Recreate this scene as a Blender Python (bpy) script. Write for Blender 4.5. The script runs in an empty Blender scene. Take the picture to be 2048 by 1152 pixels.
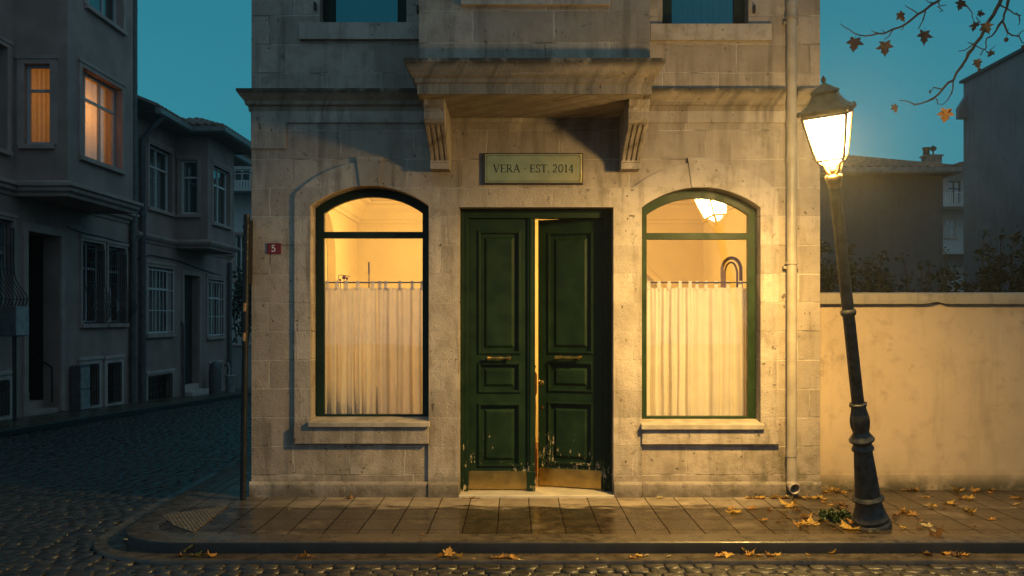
# brightness of lamps and sky
LAMP_W, LAMP_C, SPOT_W, SPOT_DIR = 205.0, (1.0, .625, .165), 2200.0, (-.21, .0, -1)
SKY_LOW, SKY_HIGH, SKY_BACK, SKY_K, EXPO = (.036, .265, .345), (.016, .165, .235), (.165, .30, .385), 1.0, 0.0
HAZE = 0.0016
import bpy, bmesh, math, random
from mathutils import Vector, Matrix, geometry, noise as mnoise
random.seed(11)
R = math.radians
SC = bpy.context.scene
COL = SC.collection
# ------------------------------------------------------------------ measuring
EYE, D, F, CX, HY = 1.79, 9.6, 1920.0, 1036.0, 635.0     # eye height, distance to the house front, focal length
def PX(px, Y=0.0): return (px - CX) * (D + Y) / F
def PZ(py, Y=0.0): return EYE + (HY - py) * (D + Y) / F
def W(px, py, Y=0.0): return Vector((PX(px, Y), Y, PZ(py, Y)))
def G(px, py, z=0.0):                                    # point of the photograph lying on level ground z
    d = (EYE - z) * F / (py - HY)
    return Vector(((px - CX) * d / F, d - D, z))
def gz(Y):                                               # the side street runs gently downhill
    t = max(0.0, Y - 4.0)
    return -0.036 * (t * t / (t + 1.5))
# ------------------------------------------------------------------ objects
def empty(name, loc, label, cat, group=None, rot=(0, 0, 0)):
    o = bpy.data.objects.new(name, None); COL.objects.link(o)
    o.location = loc; o.rotation_euler = rot; o.empty_display_size = 0.2
    o['label'] = label; o['category'] = cat
    if group: o['group'] = group
    return o
def tag(o, label, cat, group=None):
    o['label'] = label; o['category'] = cat
    if group: o['group'] = group
    return o
class MB:
    def __init__(s): s.v = []; s.f = []
    def add(s, vs, fs):
        b = len(s.v); s.v += [Vector(v) for v in vs]; s.f += [tuple(i + b for i in f) for f in fs]; return s
    def box(s, x0, x1, y0, y1, z0, z1):
        vs = [(x, y, z) for z in (z0, z1) for y in (y0, y1) for x in (x0, x1)]
        return s.add(vs, [(0, 2, 3, 1), (4, 5, 7, 6), (0, 1, 5, 4), (2, 6, 7, 3), (0, 4, 6, 2), (1, 3, 7, 5)])
    def fbox(s, fr, u0, u1, v0, v1, d0, d1):
        vs = [fr(u, v, d) for d in (d0, d1) for v in (v0, v1) for u in (u0, u1)]
        return s.add(vs, [(0, 2, 3, 1), (4, 5, 7, 6), (0, 1, 5, 4), (2, 6, 7, 3), (0, 4, 6, 2), (1, 3, 7, 5)])
    def plate(s, fr, outer, holes=(), d0=-0.1, d1=0.0):
        loops = [outer] + list(holes)
        tri = geometry.tessellate_polygon([[Vector((u, v, 0)) for u, v in p] for p in loops])
        flat = [p for q in loops for p in q]; n = len(flat)
        vs = [fr(u, v, d1) for u, v in flat] + [fr(u, v, d0) for u, v in flat]
        fs = [tuple(t) for t in tri] + [tuple(i + n for i in reversed(t)) for t in tri]
        k = 0
        for q in loops:
            m = len(q)
            for i in range(m):
                a, b = k + i, k + (i + 1) % m
                fs.append((a, b, b + n, a + n))
            k += m
        return s.add(vs, fs)
    def prism(s, fr, poly, d0, d1): return s.plate(fr, poly, (), d0, d1)
    def tube(s, pts, rad, seg=8, cap=True):
        pts = [Vector(p) for p in pts]; n = len(pts)
        if not isinstance(rad, (list, tuple)): rad = [rad] * n
        vs, fs = [], []
        t0 = (pts[1] - pts[0]).normalized()
        a = t0.orthogonal().normalized()
        for i, p in enumerate(pts):
            t = (pts[min(i + 1, n - 1)] - pts[max(i - 1, 0)]).normalized()
            a = (a - t * a.dot(t))
            a = a.normalized() if a.length > 1e-6 else t.orthogonal().normalized()
            b = t.cross(a)
            for k in range(seg):
                w = 2 * math.pi * k / seg
                vs.append(p + (a * math.cos(w) + b * math.sin(w)) * rad[i])
        for i in range(n - 1):
            for k in range(seg):
                k2 = (k + 1) % seg
                fs.append((i * seg + k, i * seg + k2, (i + 1) * seg + k2, (i + 1) * seg + k))
        if cap:
            fs.append(tuple(range(seg - 1, -1, -1))); fs.append(tuple((n - 1) * seg + k for k in range(seg)))
        return s.add(vs, fs)
    def lathe(s, prof, seg=24, M=None, shape=None):
        vs, fs = [], []; n = len(prof)
        for r, z in prof:
            for k in range(seg):
                w = 2 * math.pi * k / seg
                q = shape(w) if shape else 1.0
                v = Vector((r * q * math.cos(w), r * q * math.sin(w), z))
                vs.append(M @ v if M else v)
        for i in range(n - 1):
            for k in range(seg):
                k2 = (k + 1) % seg
                fs.append((i * seg + k, i * seg + k2, (i + 1) * seg + k2, (i + 1) * seg + k))
        fs.append(tuple(range(seg - 1, -1, -1))); fs.append(tuple((n - 1) * seg + k for k in range(seg)))
        return s.add(vs, fs)
    def sweep(s, prof, path, zf=None):                   # prof: closed (offset to the right of travel, z); path: plan points
        P = [Vector(p) for p in path]; n = len(P); m = len(prof); vs, fs = [], []
        for i, p in enumerate(P):
            d1 = (P[i] - P[i - 1]).normalized() if i else None
            d2 = (P[i + 1] - P[i]).normalized() if i < n - 1 else None
            n1 = Vector((d1.y, -d1.x)) if d1 else None; n2 = Vector((d2.y, -d2.x)) if d2 else None
            if n1 is None: mt = n2
            elif n2 is None: mt = n1
            else:
                mt = n1 + n2; mt = mt / max(0.3, mt.dot(n1))
            for o, z in prof:
                q = p + mt * o
                vs.append((q.x, q.y, z + (zf(p.y) if zf else 0)))
        for i in range(n - 1):
            for k in range(m):
                k2 = (k + 1) % m
                fs.append((i * m + k, i * m + k2, (i + 1) * m + k2, (i + 1) * m + k))
        fs.append(tuple(range(m))); fs.append(tuple((n - 1) * m + k for k in reversed(range(m))))
        return s.add(vs, fs)
    def build(s, name, mat, parent=None, smooth=False, bevel=0.0, local=False, fix=True, angle=40, kind=None, seg=2):
        me = bpy.data.meshes.new(name); me.from_pydata([tuple(v) for v in s.v], [], s.f)
        if fix:
            bm = bmesh.new(); bm.from_mesh(me)
            bmesh.ops.recalc_face_normals(bm, faces=bm.faces[:]); bm.to_mesh(me); bm.free()
        for m in (mat if isinstance(mat, (list, tuple)) else [mat]): me.materials.append(m)
        o = bpy.data.objects.new(name, me); COL.objects.link(o)
        if smooth:
            me.polygons.foreach_set('use_smooth', [True] * len(me.polygons))
            try: me.set_sharp_from_angle(angle=R(angle))
            except Exception: pass
        if bevel:
            b = o.modifiers.new('Bevel', 'BEVEL'); b.width = bevel; b.segments = seg; b.limit_method = 'ANGLE'; b.angle_limit = R(35)
        if parent:
            o.parent = parent
            if not local: o.matrix_parent_inverse = origin_of(parent)
        if kind: o['kind'] = kind
        return o
def origin_of(p):                                        # undo the things' own placing, for meshes written in world measures
    M = Matrix.Identity(4); q = p
    while q is not None:
        M = q.matrix_parent_inverse @ Matrix.LocRotScale(q.location, q.rotation_euler, None) @ M if q.parent else Matrix.LocRotScale(q.location, q.rotation_euler, None) @ M
        q = q.parent
    return M.inverted()
def copy_tree(o, parent=None):
    c = o.copy(); COL.objects.link(c)
    if parent: c.parent = parent
    for ch in list(o.children): copy_tree(ch, c)
    return c
# frames: (u, v, d) -> world; d is outward from the wall
def FR(u, v, d): return Vector((PX(u), -d, PZ(v)))       # the house front, u/v in the photograph's pixels
def frame_x(X0): return lambda u, v, d: Vector((X0 + d, u, v))   # wall along the side street, facing +X
def frame_y(Y0): return lambda u, v, d: Vector((u, Y0 - d, v))   # wall facing the camera side
def rect(u0, u1, v0, v1): return [(u0, v0), (u1, v0), (u1, v1), (u0, v1)]
def arch(u0, u1, vs, vc, vb, n=18):                      # segmental arch: springing vs, crown vc, foot vb
    h = (u1 - u0) / 2.0; rise = abs(vs - vc); rad = (h * h + rise * rise) / (2 * rise)
    sg = 1 if vc > vs else -1
    cu = (u0 + u1) / 2.0; cv = vc - sg * rad
    a0 = math.asin(h / rad); pts = [(u0, vb)]
    for i in range(n + 1):
        a = -a0 + 2 * a0 * i / n
        pts.append((cu + rad * math.sin(a), cv + sg * rad * math.cos(a)))
    pts.append((u1, vb)); return pts
# ------------------------------------------------------------------ material nodes
class NT:
    def __init__(s, name):
        s.m = bpy.data.materials.new(name); s.m.use_nodes = True
        s.t = s.m.node_tree; s.t.nodes.clear()
        s.out = s.t.nodes.new('ShaderNodeOutputMaterial')
    def n(s, ty, ins=None, **pr):
        x = s.t.nodes.new(ty)
        for k, v in pr.items(): setattr(x, k, v)
        for k, v in (ins or {}).items(): s.set(x.inputs[k], v)
        return x
    def set(s, sock, v):
        if isinstance(v, bpy.types.NodeSocket): s.t.links.new(v, sock)
        elif isinstance(v, (tuple, list)) and len(v) == 3 and sock.type == 'RGBA': sock.default_value = (*v, 1)
        else: sock.default_value = v
    def mth(s, op, a, b=0.0, clamp=False):
        x = s.n('ShaderNodeMath', operation=op, use_clamp=clamp); s.set(x.inputs[0], a); s.set(x.inputs[1], b); return x.outputs[0]
    def mr(s, v, a, b, c=0.0, d=1.0, smooth=True):
        x = s.n('ShaderNodeMapRange', interpolation_type='SMOOTHSTEP' if smooth else 'LINEAR')
        for k, q in zip(('Value', 'From Min', 'From Max', 'To Min', 'To Max'), (v, a, b, c, d)): s.set(x.inputs[k], q)
        return x.outputs[0]
    def mix(s, fac, a, b, blend='MIX'):
        x = s.n('ShaderNodeMix', data_type='RGBA', blend_type=blend)
        s.set(x.inputs[0], fac); s.set(x.inputs[6], a); s.set(x.inputs[7], b); return x.outputs[2]
    def noise(s, vec, scale, detail=4, rough=0.55, out=0):
        x = s.n('ShaderNodeTexNoise', {'Scale': scale, 'Detail': detail, 'Roughness': rough})
        if vec is not None: s.set(x.inputs['Vector'], vec)
        return x.outputs[out]
    def pos(s): return s.n('ShaderNodeNewGeometry').outputs['Position']
    def obj(s): return s.n('ShaderNodeTexCoord').outputs['Object']
    def sep(s, v): x = s.n('ShaderNodeSeparateXYZ', {0: v}); return x.outputs
    def comb(s, x, y, z=0.0): return s.n('ShaderNodeCombineXYZ', {0: x, 1: y, 2: z}).outputs[0]
    def bump(s, h, strength=0.4, dist=0.01, nrm=None):
        x = s.n('ShaderNodeBump', {'Height': h, 'Strength': strength, 'Distance': dist})
        if nrm is not None: s.set(x.inputs['Normal'], nrm)
        return x.outputs[0]
    def pr(s, col, rough=0.7, metal=0.0, nrm=None, **kw):
        ins = {'Base Color': col, 'Roughness': rough, 'Metallic': metal}
        if nrm is not None: ins['Normal'] = nrm
        ins.update(kw)
        x = s.n('ShaderNodeBsdfPrincipled', ins); s.t.links.new(x.outputs[0], s.out.inputs[0]); return x
    def end(s, sh): s.t.links.new(sh, s.out.inputs[0]); return s.m
def simple(name, col, rough=0.6, metal=0.0, var=0.25, scale=8.0, bump=0.15, bscale=40.0, bdist=0.004, obj=False, rvar=0.15):
    N = NT(name); P = N.obj() if obj else N.pos()
    a = N.noise(P, scale, 5); b = N.noise(P, bscale, 4)
    lo = tuple(c * (1 - var) for c in col); hi = tuple(min(1, c * (1 + var)) for c in col)
    c = N.mix(N.mr(a, .3, .7), lo, hi)
    N.pr(c, N.mr(b, .3, .7, max(0.02, rough - rvar), min(1, rough + rvar)), metal, N.bump(b, bump, bdist))
    return N.m
# ------------------------------------------------------------------ materials
def stone_mat(name, col=(0.42, 0.35, 0.295), joints=1.0, moss=False, soot=1.0, ledge=False):
    N = NT(name); P = N.pos(); x, y, z = N.sep(P)
    u = N.mth('ADD', x, y)
    w1 = N.noise(P, 2.3, 3); w2 = N.noise(N.comb(N.mth('ADD', u, 7.3), z, 3.1), 2.9, 3)
    du = N.mth('MULTIPLY', N.mth('SUBTRACT', w1, .5), .07); dv = N.mth('MULTIPLY', N.mth('SUBTRACT', w2, .5), .03)
    vec = N.comb(N.mth('ADD', u, du), N.mth('ADD', N.mth('ADD', z, dv), 0.07))
    br = N.n('ShaderNodeTexBrick', {'Vector': vec, 'Scale': 1.0, 'Mortar Size': 0.0075, 'Mortar Smooth': 0.35, 'Bias': 0.0,
             'Brick Width': 0.56, 'Row Height': 0.287, 'Color1': (0, 0, 0), 'Color2': (1, 1, 1), 'Mortar': (.5, .5, .5)}, offset=0.43, squash=1.3, squash_frequency=3)
    blk, mort = br.outputs[0], br.outputs[1]
    seam = N.mr(N.noise(P, 1.7, 3), .36, .60, .30, 1.0)
    mort = N.mth('MULTIPLY', N.mth('MULTIPLY', mort, seam), joints)
    big = N.noise(P, 0.9, 5, .6); mid = N.noise(P, 5.5, 6, .65); fine = N.noise(P, 48, 5, .7); grit = N.noise(P, 150, 3, .7)
    streak = N.noise(N.comb(N.mth('MULTIPLY', u, 7.0), N.mth('MULTIPLY', z, .7), y), 1.0, 5, .6)
    c = N.mix(N.mr(big, .3, .7), tuple(k * .78 for k in col), tuple(min(1, k * 1.12) for k in col))
    bt = N.mr(N.sep(blk)[0], 0, 1, .80, 1.12, False)
    c = N.mix(1.0, c, N.comb(bt, bt, bt), 'MULTIPLY')
    c = N.mix(N.mr(mid, .42, .75, 0, .75), c, (col[0] * .62, col[1] * .6, col[2] * .56))
    c = N.mix(N.mr(streak, .50, .72, 0, .6 * soot), c, (.13, .105, .08))
    jd = N.mr(N.noise(P, 2.6, 3), .38, .50)
    c = N.mix(N.mth('MULTIPLY', mort, .62), c, N.mix(jd, (.10, .08, .06), (.60, .54, .46)))
    drip = N.noise(N.comb(N.mth('MULTIPLY', u, 7.0), N.mth('MULTIPLY', z, .6), 9.0), 1.0, 5, .65)
    bands = N.mth('MAXIMUM', N.mth('MULTIPLY', N.mr(z, 3.05, 3.85), N.mr(z, 4.0, 3.9)), N.mth('MAXIMUM', N.mth('MULTIPLY', N.mr(z, 4.05, 4.12), N.mr(z, 4.55, 4.15)), N.mth('MULTIPLY', N.mr(z, .25, .6), N.mr(z, .80, .7))))
    c = N.mix(N.mth('MULTIPLY', N.mth('MULTIPLY', bands, N.mr(drip, .44, .66)), .45 * soot), c, (.085, .068, .05))
    lich = N.mth('MULTIPLY', N.mr(N.noise(P, 3.4, 6, .72), .56, .68), .5); c = N.mix(lich, c, (.17, .145, .115))
    pit = N.mr(fine, .66, .75); pit2 = N.mr(N.noise(N.comb(u, N.mth('MULTIPLY', z, .7), y), 19, 3, .6), .655, .70)
    pits = N.mth('MULTIPLY', N.mth('MAXIMUM', N.mth('MULTIPLY', pit, .55), pit2), N.mr(N.noise(P, 1.3, 3), .40, .60, .12, 1.0))
    c = N.mix(N.mth('MULTIPLY', pits, .75), c, (.09, .07, .055))
    if moss:
        m1 = N.mth('MULTIPLY', N.mr(z, .75, .02), N.mr(x, 1.2, 2.6))
        m2 = N.mth('MULTIPLY', N.mr(z, .50, .0), .70)
        mm = N.mth('MULTIPLY', N.mth('MAXIMUM', m1, m2), N.mr(N.noise(P, 4.2, 6, .7), .42, .62))
        c = N.mix(N.mth('MULTIPLY', mm, .8), c, (.075, .068, .030))
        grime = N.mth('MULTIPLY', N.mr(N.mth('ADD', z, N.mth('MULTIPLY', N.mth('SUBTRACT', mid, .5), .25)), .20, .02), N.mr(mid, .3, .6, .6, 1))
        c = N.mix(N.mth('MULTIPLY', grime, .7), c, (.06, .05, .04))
    if ledge:
        lm = N.mth('MULTIPLY', N.mr(z, 3.975, 4.05), N.mr(mid, .32, .52)); c = N.mix(N.mth('MULTIPLY', lm, .85), c, (.030, .027, .022))
    h = N.mth('ADD', N.mth('MULTIPLY', fine, .35), N.mth('MULTIPLY', mid, .55))
    h = N.mth('ADD', h, N.mth('MULTIPLY', grit, .12))
    h = N.mth('SUBTRACT', h, N.mth('MULTIPLY', pits, .8)); h = N.mth('SUBTRACT', h, N.mth('MULTIPLY', mort, .25))
    N.pr(c, 0.86, 0.0, N.bump(h, .9, .026), **{'Specular IOR Level': .25}); return N.m
STONE = stone_mat('facade_limestone', moss=True)
TRIM = stone_mat('trim_limestone', (0.47, 0.40, 0.345), joints=.25, moss=True)
DARKTOP = stone_mat('weathered_cornice_limestone', (0.33, 0.265, 0.195), joints=.2, soot=1.5, ledge=True)
PLASTER = simple('room_plaster', (.80, .70, .38), .8, var=.05, scale=2, bump=.06)
ROOMFLOOR = simple('room_floor_wood', (.22, .12, .06), .45)
def paint_mat(name, col, chips=0.0, rough=.38, spec=.18):
    N = NT(name); P = N.pos(); x, y, z = N.sep(P)
    n1 = N.noise(N.comb(N.mth('MULTIPLY', N.mth('ADD', x, y), 60.0), N.mth('MULTIPLY', z, 3.0), 1.0), 1.0, 4)
    n2 = N.noise(P, 6, 5); c = N.mix(N.mr(n2, .3, .7), tuple(k * .75 for k in col), tuple(k * 1.2 for k in col))
    h = N.mth('MULTIPLY', n1, .5)
    if chips:
        low = N.mr(z, 1.5, .2); right = N.mr(x, .1, .3, .95, 1.0)
        ch = N.mth('ADD', N.noise(N.comb(N.mth('MULTIPLY', x, 26), N.mth('MULTIPLY', z, 9), N.mth('MULTIPLY', y, 34)), 1.0, 6, .72), N.mth('MULTIPLY', N.mth('SUBTRACT', N.noise(P, 3.1, 3), .5), .5))
        th = N.mth('SUBTRACT', .90, N.mth('MULTIPLY', N.mth('MULTIPLY', low, right), .318))
        k = N.mr(N.mth('SUBTRACT', ch, th), -.01, .02)
        sc = N.mr(N.noise(N.comb(N.mth('MULTIPLY', x, 16), N.mth('MULTIPLY', z, 130), 2.0), 1.0, 3), .735, .75)
        k = N.mth('MAXIMUM', k, N.mth('MULTIPLY', N.mth('MULTIPLY', sc, low), .6))
        c = N.mix(k, c, (.42, .34, .22)); h = N.mth('SUBTRACT', h, N.mth('MULTIPLY', k, 1.2))
    N.pr(c, N.mr(n2, .3, .7, rough - .08, rough + .12), 0, N.bump(h, .3, .003), **{'Specular IOR Level': spec}); return N.m
GREEN = paint_mat('chipped_green_door_paint', (.0075, .022, .0100), 1.0, .50)
GREENF = paint_mat('green_window_paint', (.017, .036, .013), 0.0, .42)
DKFRAME = paint_mat('dark_shaded_window_green', (.010, .024, .020), 0.0, .45)  # darker copy of the green: the left window's shade put into the colour
BRASS = simple('aged_brass', (.52, .33, .09), .34, 1.0, var=.12, scale=9, bump=.05, bscale=14, rvar=.06)
PLAQUE = simple('pale_brass_plate', (.58, .44, .17), .40, 1.0, var=.12, scale=7, bump=.05, bscale=60, rvar=.06)
INK = simple('engraved_black', (.016, .012, .008), .6)
DKWOODEDGE = simple('dark_bronze_edge', (.03, .018, .010), .5)
IRON = simple('lamp_iron', (.040, .040, .038), .50, .35, var=.5, scale=14, bump=.35, bscale=55, bdist=.006)
LANT = simple('lantern_bronze_iron', (.13, .075, .032), .48, .3, var=.3, scale=12, bump=.2, bscale=60)
PVC = simple('cream_pipe_paint', (.33, .285, .23), .45, var=.15, scale=6, bump=.08)
PIPEGREY = simple('grey_pipe_paint', (.10, .10, .10), .5)
SILLST = simple('weathered_sill_stone', (.36, .31, .25), .7, var=.25, scale=7, bump=.25)
MARBLE = simple('threshold_marble', (.48, .43, .35), .45, var=.12, scale=5, bump=.1)
STUCCO = simple('grey_stucco', (.33, .225, .195), .9, var=.16, scale=1.6, bump=.3, bscale=55, bdist=.008)
STUCCO2 = simple('brown_grey_stucco', (.30, .205, .18), .9, var=.16, scale=1.6, bump=.3, bscale=55, bdist=.008)
STTRIM = simple('stucco_trim', (.38, .275, .24), .85, var=.14, scale=3, bump=.2)
STTRIM2 = simple('pale_stucco_trim', (.47, .37, .34), .85, var=.14, scale=3, bump=.2)
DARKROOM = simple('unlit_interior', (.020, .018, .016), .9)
PVCW = simple('pale_window_frame', (.60, .60, .58), .5, var=.08)
GREYFRAME = simple('grey_window_frame', (.40, .40, .40), .5, var=.08)
BARS = simple('grille_iron', (.022, .022, .022), .5, .3)
TILE = simple('clay_roof_tile', (.145, .085, .062), .8, var=.4, scale=5, bump=.3)
GUTTER = simple('zinc_gutter', (.27, .28, .28), .5, .3, var=.2)
GWALL = None
CONC = None
def render_wall(name, col, moss=False, streak=.4, sscale=1.2):
    N = NT(name); P = N.pos(); x, y, z = N.sep(P); u = N.mth('ADD', x, y)
    big = N.noise(P, .8, 5, .6); mid = N.noise(P, 5, 6, .65); fine = N.noise(P, 60, 4, .6)
    st = N.noise(N.comb(N.mth('MULTIPLY', u, 3.5), N.mth('MULTIPLY', z, .45), 4.0), sscale, 5, .6)
    c = N.mix(N.mr(big, .3, .7), tuple(k * .86 for k in col), tuple(k * 1.1 for k in col))
    c = N.mix(N.mr(st, .5, .75, 0, streak), c, tuple(k * .5 for k in col))
    c = N.mix(N.mr(mid, .48, .72, 0, .38), c, tuple(k * .55 for k in col))
    blot = N.mth('MULTIPLY', N.mr(N.noise(P, 2.1, 6, .7), .54, .66), N.mr(N.noise(P, 14, 4, .7), .42, .6)); c = N.mix(N.mth('MULTIPLY', blot, .5), c, tuple(k * .38 for k in col))
    if moss:
        m = N.mth('MULTIPLY', N.mr(z, .24, .0), N.mr(mid, .32, .55, .3, 1))
        c = N.mix(N.mth('MULTIPLY', m, .9), c, (.035, .035, .014))
        spots = N.mr(N.noise(P, 21, 2), .74, .77); c = N.mix(N.mth('MULTIPLY', spots, .6), c, (.07, .05, .035))
    N.pr(c, .88, 0, N.bump(N.mth('ADD', N.mth('MULTIPLY', fine, .3), N.mth('MULTIPLY', mid, .8)), .35, .010)); return N.m
GWALL = render_wall('garden_wall_render', (.50, .375, .25), True)
COPE = render_wall('coping_concrete', (.30, .25, .185), False, .8, 2.5)
CONC = render_wall('bare_party_wall', (.19, .19, .20), False, .7)
HOUSEC = render_wall('grey_house_render', (.105, .125, .135), False, .3)
PALE = render_wall('pale_house_render', (.42, .44, .43), False, .4)
WHITEW = render_wall('white_low_wall', (.42, .42, .42), False, .3)
def glass_mat(name, refl=1.0, tint=(1, 1, 1), base=.045, gcol=(1, 1, 1)):
    N = NT(name)
    g_ = N.n('ShaderNodeNewGeometry'); dt = N.n('ShaderNodeVectorMath', {0: g_.outputs['Incoming'], 1: g_.outputs['True Normal']}, operation='DOT_PRODUCT').outputs['Value']
    fr = N.mth('ADD', .04, N.mth('MULTIPLY', N.mth('POWER', N.mth('SUBTRACT', 1.0, N.mth('ABSOLUTE', dt), True), 5.0), .96))
    fac = N.mth('MULTIPLY', N.mth('MAXIMUM', fr, base), refl, True)
    wob = N.bump(N.noise(N.pos(), 1.3, 2), .25, .006)
    tr = N.n('ShaderNodeBsdfTransparent', {'Color': tint}); gl = N.n('ShaderNodeBsdfGlossy', {'Color': gcol, 'Roughness': .0, 'Normal': wob})
    mx = N.n('ShaderNodeMixShader', {0: fac, 1: tr.outputs[0], 2: gl.outputs[0]})
    return N.end(mx.outputs[0])
GLASS = glass_mat('window_glass', 1.3)
SKYGLASS = glass_mat('upper_window_glass', 1.0, (.6, .85, .85), .30, (.10, .40, .46))  # teal of the reflected sky is put into the glossy colour
STREETGLASS = glass_mat('street_window_glass', 1.0, (.85, .9, .9), .10)
def fabric(name, col, trans=.5):
    N = NT(name); P = N.pos(); x, y, z = N.sep(P)
    w = N.noise(N.comb(N.mth('MULTIPLY', x, 220), N.mth('MULTIPLY', z, 220), 0.0), 1.0, 2); b = N.noise(P, 5, 4)
    c = N.mix(N.mr(b, .3, .7), tuple(k * .9 for k in col), col)
    df = N.n('ShaderNodeBsdfDiffuse', {'Color': c, 'Normal': N.bump(w, .2, .002)})
    tl = N.n('ShaderNodeBsdfTranslucent', {'Color': c})
    return N.end(N.n('ShaderNodeMixShader', {0: trans, 1: df.outputs[0], 2: tl.outputs[0]}).outputs[0])
CURT = fabric('cream_curtain_cotton', (.80, .74, .66), .42)
CURT2 = fabric('far_window_curtain', (.75, .56, .34), .6)
NETC = fabric('net_curtain', (.30, .31, .30), .4)
WOOD = simple('bentwood', (.17, .085, .035), .5, var=.3, scale=12)
DKWOOD = simple('dark_chair_wood', (.06, .045, .04), .5)
REDPL = simple('red_enamel_plate', (.16, .010, .012), .4, var=.2)
WHITEPT = simple('white_paint', (.70, .66, .62), .5, var=.1)
SIGNBLACK = simple('sign_back_black', (.006, .006, .006), .9)
POSTM = simple('sign_post_steel', (.011, .012, .013), .5, .4, var=.4)
STICK = simple('orange_sticker', (.45, .22, .08), .6, var=.5, scale=60)
CABIN = simple('grey_cabinet_paint', (.25, .26, .26), .55, var=.25)
CABIN2 = simple('dark_cabinet_paint', (.08, .085, .09), .55, var=.25)
BARK = simple('plane_tree_bark', (.10, .085, .065), .9, var=.5, scale=9, bump=.5)
TWIG = simple('dark_twig_bark', (.022, .016, .014), .9, var=.4)
STEMM = simple('shrub_stem', (.06, .045, .03), .9)
def leaf_mat(name, col, tr=.3, vscale=40):
    N = NT(name); P = N.obj(); n = N.noise(P, 14, 4); n2 = N.noise(P, vscale, 4)
    c = N.mix(N.mr(n, .35, .65), col, tuple(k * .45 for k in col)); c = N.mix(N.mr(n2, .55, .7, 0, .5), c, (col[0] * .35, col[1] * .25, col[2] * .3))
    df = N.n('ShaderNodeBsdfPrincipled', {'Base Color': c, 'Roughness': .55}); tl = N.n('ShaderNodeBsdfTranslucent', {'Color': c})
    return N.end(N.n('ShaderNodeMixShader', {0: tr, 1: df.outputs[0], 2: tl.outputs[0]}).outputs[0])
LEAFY = leaf_mat('yellow_autumn_leaf', (.66, .40, .085)); LEAFO = leaf_mat('orange_autumn_leaf', (.50, .25, .05))
LEAFB = leaf_mat('brown_autumn_leaf', (.16, .075, .022)); LEAFG = leaf_mat('yellow_green_autumn_leaf', (.30, .28, .05))
LEAFP = leaf_mat('pale_autumn_leaf', (.55, .44, .22)); LEAFH = leaf_mat('hanging_brown_leaf', (.042, .018, .008), .35)
LEAFH2 = leaf_mat('hanging_orange_leaf', (.36, .16, .022), .45)
BUSH = leaf_mat('dark_shrub_leaf', (.032, .050, .022), .2); WEED = leaf_mat('weed_leaf', (.05, .085, .018), .2)
def pavement_mat():
    N = NT('wet_paving_slabs'); P = N.pos(); x, y, z = N.sep(P)
    wx = N.mth('MULTIPLY', N.mth('SUBTRACT', N.noise(P, 1.1, 2), .5), .03)
    vec = N.comb(N.mth('ADD', y, 10.31), N.mth('ADD', N.mth('ADD', x, wx), 20.05))
    br = N.n('ShaderNodeTexBrick', {'Vector': vec, 'Scale': 1.0, 'Mortar Size': .0062, 'Mortar Smooth': .2, 'Brick Width': .44, 'Row Height': .288,
             'Color1': (0, 0, 0), 'Color2': (1, 1, 1), 'Mortar': (.4, .4, .4)}, offset=.0, squash=1.0)
    mort = br.outputs[1]; sl = N.sep(br.outputs[0])[0]
    big = N.noise(P, 1.4, 5, .6); mid = N.noise(P, 7, 6, .7); fine = N.noise(P, 90, 3)
    edge = N.noise(N.comb(N.mth('MULTIPLY', x, 2.6), N.mth('MULTIPLY', y, 9.0), 0.0), 1.0, 5, .65)
    dry = N.mr(N.mth('ADD', y, N.mth('MULTIPLY', N.mth('SUBTRACT', edge, .5), 1.1)), -.62, -.42)
    dry = N.mth('MULTIPLY', dry, N.mr(x, -2.9, -1.6, .15, 1.0))
    dry = N.mth('MULTIPLY', dry, N.mr(x, 3.0, 2.2, .1, 1.0))
    patch = N.mth('MULTIPLY', N.mr(big, .54, .66), .55)
    dry = N.mth('MAXIMUM', dry, N.mth('MULTIPLY', patch, .6))
    wet = N.mix(N.mr(mid, .3, .7), (.018, .0125, .0075), (.050, .035, .021)); drc = N.mix(N.mr(mid, .3, .7), (.20, .155, .11), (.31, .25, .185))
    c = N.mix(dry, wet, drc)
    v = N.mr(sl, 0, 1, .78, 1.15, False); c = N.mix(1.0, c, N.comb(v, v, v), 'MULTIPLY')
    c = N.mix(N.mth('MULTIPLY', mort, .8), c, (.005, .004, .003))
    rough = N.mth('ADD', N.mth('ADD', N.mr(big, .3, .7, .13, .30), N.mth('MULTIPLY', N.mr(mid, .3, .7), .12)), N.mth('MULTIPLY', dry, .35))
    h = N.mth('ADD', N.mth('MULTIPLY', fine, .10), N.mth('MULTIPLY', mid, .35)); h = N.mth('ADD', h, N.mth('MULTIPLY', sl, .25)); h = N.mth('SUBTRACT', h, N.mth('MULTIPLY', mort, 1.0))
    N.pr(c, rough, 0, N.bump(h, .22, .010), **{'Specular IOR Level': N.mth('MULTIPLY', N.mth('SUBTRACT', 1.0, mort, True), .5)}); return N.m
PAVE = pavement_mat()
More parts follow.
